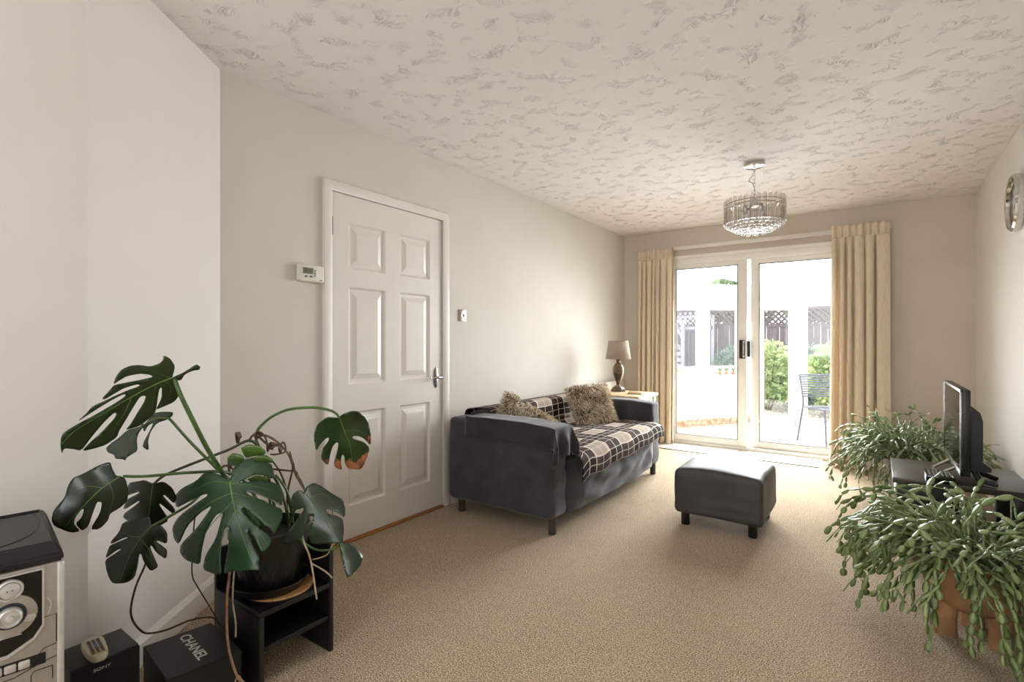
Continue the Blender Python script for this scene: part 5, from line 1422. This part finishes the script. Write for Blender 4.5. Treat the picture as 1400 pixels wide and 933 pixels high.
bm = bmesh.new(); box(bm, -1.36, -1.30, 7.93, 7.99, 0.02, 1.62, 0.004); box(bm, -0.985, -0.96, 7.93, 7.99, 0.02, 1.62, 0.004); box(bm, -1.355, -0.965, 7.935, 7.985, 0.021, 0.07, 0.004); box(bm, -1.355, -0.965, 7.935, 7.985, 1.58, 1.619, 0.004)
obj('door_frame', bm, ext_white, gd)
bm = bmesh.new(); box(bm, -1.31, -0.97, 7.957, 7.963, 0.06, 1.59); obj('pane', bm, glass, gd)
bm = bmesh.new(); box(bm, -0.77, 1.45, 7.90, 8.02, -0.01, 0.02)
struct('trim_4', bm, ext_white, 'white threshold of the open garden doorway', 'threshold')
# roof
bm = bmesh.new()
RZ0, RZ1 = 2.36, 1.95
def roofz(y): return RZ0 + (RZ1 - RZ0) * (y - 5.93) / (8.05 - 5.93)
f1 = [bm.verts.new(v) for v in ((-2.78, 5.93, RZ0), (2.4, 5.93, RZ0), (2.4, 8.1, RZ1), (-1.45, 8.1, RZ1), (-2.78, 6.2, roofz(6.2)))]
bm.faces.new(f1)
o = struct('roof_conservatory', bm, roof_m, 'translucent conservatory roof', 'roof'); sm = o.modifiers.new('t', 'SOLIDIFY'); sm.thickness = 0.01
bm = bmesh.new()
for k in range(8):
    x = -2.2 + k * 0.62; ye = 8.06 if x > -1.42 else 6.3 + (x + 2.6) * 1.46
    tube(bm, [(x, 5.94, RZ0 - 0.03), (x, ye, roofz(ye) - 0.03)], 0.022, 4)
box(bm, -2.7, 2.3, 5.935, 5.99, RZ0 - 0.08, RZ0, 0.005)
struct('beam_roof', bm, ext_white, 'white glazing bars of the conservatory roof', 'roof bar')

# small ornaments on the ledge
for i, (t_, cat_, nm, lb) in enumerate([(1.42, 'ornament', 'plant_pot', 'tiny terracotta pot on the conservatory ledge, left of three'), (1.53, 'ornament', 'plant_pot', 'tiny terracotta pot on the conservatory ledge, middle of three'), (1.65, 'ornament', 'plant_pot', 'tiny terracotta pot on the conservatory ledge nearest the door handle')]):
    p = P0 + DV * t_ + NV * 0.06
    t = thing(nm, lb, 'plant pot', (p.x, p.y, 0.685), 0, 'tiny pots on the ledge')
    bm = bmesh.new(); lathe(bm, [(0.018, 0), (0.026, 0.04), (0.028, 0.045), (0.022, 0.045)], 16); obj('pot', bm, terracotta, t)
    bm = bmesh.new()
    for k in range(9):
        a = k * 2.4; tube(bm, smooth_path([(0, 0, 0.04), (0.012 * math.cos(a), 0.012 * math.sin(a), 0.07), (0.034 * math.cos(a), 0.034 * math.sin(a), 0.085 + 0.01 * (k % 3))], 3), [0.003, 0.004, 0.005, 0.006, 0.005, 0.004, 0.001], 5)
    obj('leaves', bm, leaf_young, t)
p = P0 + DV * 0.72 + NV * 0.06
t = thing('trailing_plant', 'drooping dry plant on the conservatory ledge at the left', 'plant', (p.x, p.y, 0.685))
bm = bmesh.new(); lathe(bm, [(0.03, 0), (0.045, 0.05), (0.047, 0.055), (0.04, 0.055)], 18); obj('pot', bm, ext_white, t)
bm = bmesh.new()
rnd = random.Random(2)
for k in range(16):
    a = rnd.uniform(0, 6.28); r = rnd.uniform(0.07, 0.13)
    tube(bm, smooth_path([(0, 0, 0.05), (r * 0.5 * math.cos(a), r * 0.5 * math.sin(a), 0.11), (r * math.cos(a), r * math.sin(a), 0.07), (r * 1.1 * math.cos(a), r * 1.1 * math.sin(a), 0.0)], 3), 0.004, 5)
obj('leaves', bm, mat('grey_green_leaf', (126, 128, 104), (160, 130, 92), scale=20), t)

# metal chair
ch = thing('garden_chair', 'grey slatted metal chair standing in the conservatory', 'chair', (-0.62, 6.70, 0), math.atan2(-0.8, 0.6))
chm = mat('grey_metal', (92, 96, 108), (82, 86, 98), scale=30, rough=0.4, metal=0.3)
# local: +x faces forward, back at x=-0.05, y across -0.0..0.45 (left leg near the camera at y=+0)
for y in (-0.225, 0.225):
    yy = y + 0.16
    bm = bmesh.new(); tube(bm, smooth_path([(-0.13, yy, 0.0), (-0.06, yy, 0.25), (-0.015, yy, 0.44), (-0.03, yy, 0.56), (-0.085, yy, 0.76)], 5), 0.010, 8); obj('leg', bm, chm, ch)
    bm = bmesh.new(); tube(bm, smooth_path([(0.40, yy, 0.0), (0.39, yy, 0.2), (0.375, yy, 0.41)], 4), 0.010, 8); obj('leg', bm, chm, ch)
bm = bmesh.new()
for k in range(9): box(bm, -0.01 + k * 0.045, 0.022 + k * 0.045, -0.065, 0.385, 0.405, 0.413, 0.002)
tube(bm, [(-0.02, -0.065, 0.402), (0.385, -0.065, 0.41)], 0.009, 8); tube(bm, [(-0.02, 0.385, 0.402), (0.385, 0.385, 0.41)], 0.009, 8)
obj('seat', bm, chm, ch)
bm = bmesh.new()
for k in range(9):
    z = 0.52 + k * 0.027; x = -0.022 - (z - 0.5) * 0.26
    box(bm, x - 0.004, x + 0.004, -0.065, 0.385, z - 0.008, z + 0.008, 0.002)
tube(bm, [(-0.085, -0.065, 0.76), (-0.085, 0.385, 0.76)], 0.010, 8)
obj('backrest', bm, chm, ch)

# ------------------------------------------------------------------ garden
bm = bmesh.new(); box(bm, -14, 12, 8.05, 30, -0.30, -0.06)
struct('ground', bm, mat('pale_paving', (206, 200, 190), (186, 180, 168), scale=3, rough=0.8), 'pale paved garden ground', 'ground')
rnd = random.Random(3)
verts, faces = [], []
for i in range(3500):
    x, y = rnd.uniform(-3.5, 0.8), rnd.uniform(8.9, 11.2); s = rnd.uniform(0.012, 0.03); b = len(verts)
    a = rnd.uniform(0, 6.28)
    for k in range(4): verts.append((x + s * math.cos(a + k * PI / 2), y + s * math.sin(a + k * PI / 2), -0.055))
    verts.append((x, y, -0.055 + s * 0.8))
    for k in range(4): faces.append((b + k, b + (k + 1) % 4, b + 4))
me = bpy.data.meshes.new('gravel'); me.from_pydata(verts, [], faces); me.materials.append(mat('gravel', (196, 186, 172), (128, 118, 108), scale=16, rough=0.9))
o = bpy.data.objects.new('gravel', me); COL.objects.link(o); tag(o, 'loose pale gravel bed in the garden', 'gravel', kind='stuff')

fence_m = mat('weathered_fence', (98, 84, 86), (74, 64, 68), scale=9, rough=0.85, stretch=(6, 6, 1))
fn_ = thing('garden_fence', 'weathered brown garden fence with a trellis top', 'fence', (-2.2, 11.6, -0.06))
bm = bmesh.new()
for k in range(60): box(bm, -3.6 + k * 0.12, -3.485 + k * 0.12, -0.012 + 0.01 * (k % 2), 0.012 + 0.01 * (k % 2), 0, 1.52)
obj('boards', bm, fence_m, fn_)
bm = bmesh.new()
box(bm, -3.6, 3.6, -0.02, 0.02, 1.50, 1.56); box(bm, -3.6, 3.6, -0.02, 0.02, 1.84, 1.90)
for k in range(-2, 66):
    x = -3.6 + k * 0.11
    for s in (1, -1):
        xa, xb = x, x + 0.30 * s
        if min(xa, xb) < -3.6 or max(xa, xb) > 3.6: continue
        tube(bm, [(xa, 0.012 * s, 1.55), (xb, 0.012 * s, 1.85)], 0.022, 4)
obj('trellis', bm, fence_m, fn_)
for k in range(5):
    bm = bmesh.new(); box(bm, -3.62 + k * 1.8, -3.52 + k * 1.8, -0.06, 0.04, 0, 1.98, 0.008); obj('post', bm, fence_m, fn_)

pale_wood = mat('grey_painted_wood', (132, 128, 138), (112, 108, 118), scale=9, rough=0.8)
ar = thing('trellis_arch', 'grey lattice arch panel seen through the left window', 'trellis', (-3.75, 10.9, -0.06))
bm = bmesh.new()
for x in (-0.42, 0.42): box(bm, x - 0.035, x + 0.035, -0.03, 0.03, 0, 1.62, 0.004)
pts = [(0.42 * math.cos(PI * k / 16), 0, 1.15 + 0.42 * math.sin(PI * k / 16)) for k in range(17)]
tube(bm, pts, 0.03, 6); tube(bm, [(p[0] * 0.96, 0, p[2] - 0.28) for p in pts], 0.02, 6); box(bm, -0.5, 0.5, -0.04, 0.04, 1.60, 1.66)
obj('frame', bm, pale_wood, ar)
bm = bmesh.new()
for k in range(-10, 11):
    x = k * 0.08
    for s in (1, -1):
        xa, xb = x - 0.2 * s, x + 0.2 * s
        if abs(xa) < 0.42 and abs(xb) < 0.42: tube(bm, [(xa, 0.012 * s, 1.02), (xb, 0.012 * s, 1.42)], 0.010, 4)
for k in range(6): box(bm, -0.40, 0.40, -0.015, 0.015, 0.25 + k * 0.13, 0.33 + k * 0.13)
obj('lattice', bm, pale_wood, ar)
gt = thing('garden_screen', 'square mesh garden screen seen through the second window', 'screen', (-3.3, 11.2, -0.06))
bm = bmesh.new()
for x in (-0.50, 0.50): box(bm, x - 0.03, x + 0.03, -0.03, 0.03, 0, 1.75, 0.004)
box(bm, -0.5, 0.5, -0.03, 0.03, 1.70, 1.76); box(bm, -0.5, 0.5, -0.03, 0.03, 0.08, 0.14); box(bm, -0.5, 0.5, -0.03, 0.03, 1.45, 1.52)
obj('frame', bm, pale_wood, gt)
bm = bmesh.new()
for k in range(13): box(bm, -0.48 + k * 0.08, -0.472 + k * 0.08, -0.006, 0.006, 0.1, 1.72)
for k in range(20): box(bm, -0.5, 0.5, -0.006, 0.006, 0.14 + k * 0.08, 0.148 + k * 0.08)
obj('mesh_panel', bm, pale_wood, gt)

def bush(name, label, c, rx, ry, rz, n, size, m, seed, cat='shrub', trunk=None):
    rnd = random.Random(seed)
    t = thing(name, label, cat, (c[0], c[1], -0.06))
    verts, faces = [], []
    for i in range(n):
        u = Vector((rnd.gauss(0, 1), rnd.gauss(0, 1), rnd.gauss(0, 1))).normalized()
        r = rnd.uniform(0.45, 1.0) ** 0.5 * (0.8 + 0.35 * nz(u, 2.2, seed))
        p = Vector((u.x * rx * r, u.y * ry * r, c[2] + u.z * rz * r))
        if p.z < 0.03: p.z = 0.03 + rnd.random() * 0.1
        d = (u + Vector((rnd.gauss(0, .7), rnd.gauss(0, .7), rnd.gauss(0, .7)))).normalized(); s = d.orthogonal().normalized()
        s = Matrix.Rotation(rnd.uniform(0, 6.28), 3, d) @ s
        l = size * rnd.uniform(0.6, 1.3); b = len(verts)
        verts += [p, p + d * l * 0.5 + s * l * 0.28, p + d * l, p + d * l * 0.5 - s * l * 0.28]
        faces.append((b, b + 1, b + 2, b + 3))
    me = bpy.data.meshes.new('foliage'); me.from_pydata(verts, [], faces); me.materials.append(m)
    o = bpy.data.objects.new('foliage', me); COL.objects.link(o); o.parent = t
    bm = bmesh.new()
    for k in range(5):
        a = k * 1.3
        tube(bm, [(0.03 * math.cos(a), 0.03 * math.sin(a), 0), (rx * 0.35 * math.cos(a), ry * 0.35 * math.sin(a), c[2] * 0.6), (rx * 0.5 * math.cos(a), ry * 0.5 * math.sin(a), c[2] + rz * 0.4)], [0.03, 0.02, 0.008] if trunk else [0.015, 0.01, 0.005], 6)
    obj('stem', bm, stem_brown, t)
    return t
g1 = mat('hedge_green', (112, 136, 92), (176, 184, 128), scale=5, rough=0.6, transl=0.25)
g2 = mat('hedge_dark', (84, 104, 98), (120, 136, 116), scale=5, rough=0.6, transl=0.2)
g3 = mat('tree_green', (126, 142, 104), (96, 112, 88), scale=5, rough=0.6, transl=0.3)
bush('shrub', 'rounded yellow green shrub seen through the right door pane', (-1.55, 9.9, 0.62), 0.50, 0.45, 0.62, 2600, 0.09, g1, 1)
bush('shrub', 'darker green shrub beside the conservatory post', (-1.10, 10.6, 0.60), 0.55, 0.4, 0.66, 2400, 0.09, g2, 2)
bush('shrub', 'light green shrub behind the metal chair', (-0.55, 9.5, 0.62), 0.50, 0.45, 0.60, 2600, 0.09, g1, 3)
bush('shrub', 'low dark shrub in front of the fence', (-2.3, 11.0, 0.55), 0.6, 0.4, 0.6, 2000, 0.09, g2, 4)
bush('tree', 'leafy tree beyond the fence at the right', (-0.9, 13.2, 2.25), 1.0, 0.8, 0.75, 2600, 0.16, g3, 5, 'tree', True)
bush('tree', 'tree beyond the fence behind the middle post', (-2.8, 13.6, 2.2), 1.0, 0.8, 0.75, 2600, 0.16, g3, 6, 'tree', True)
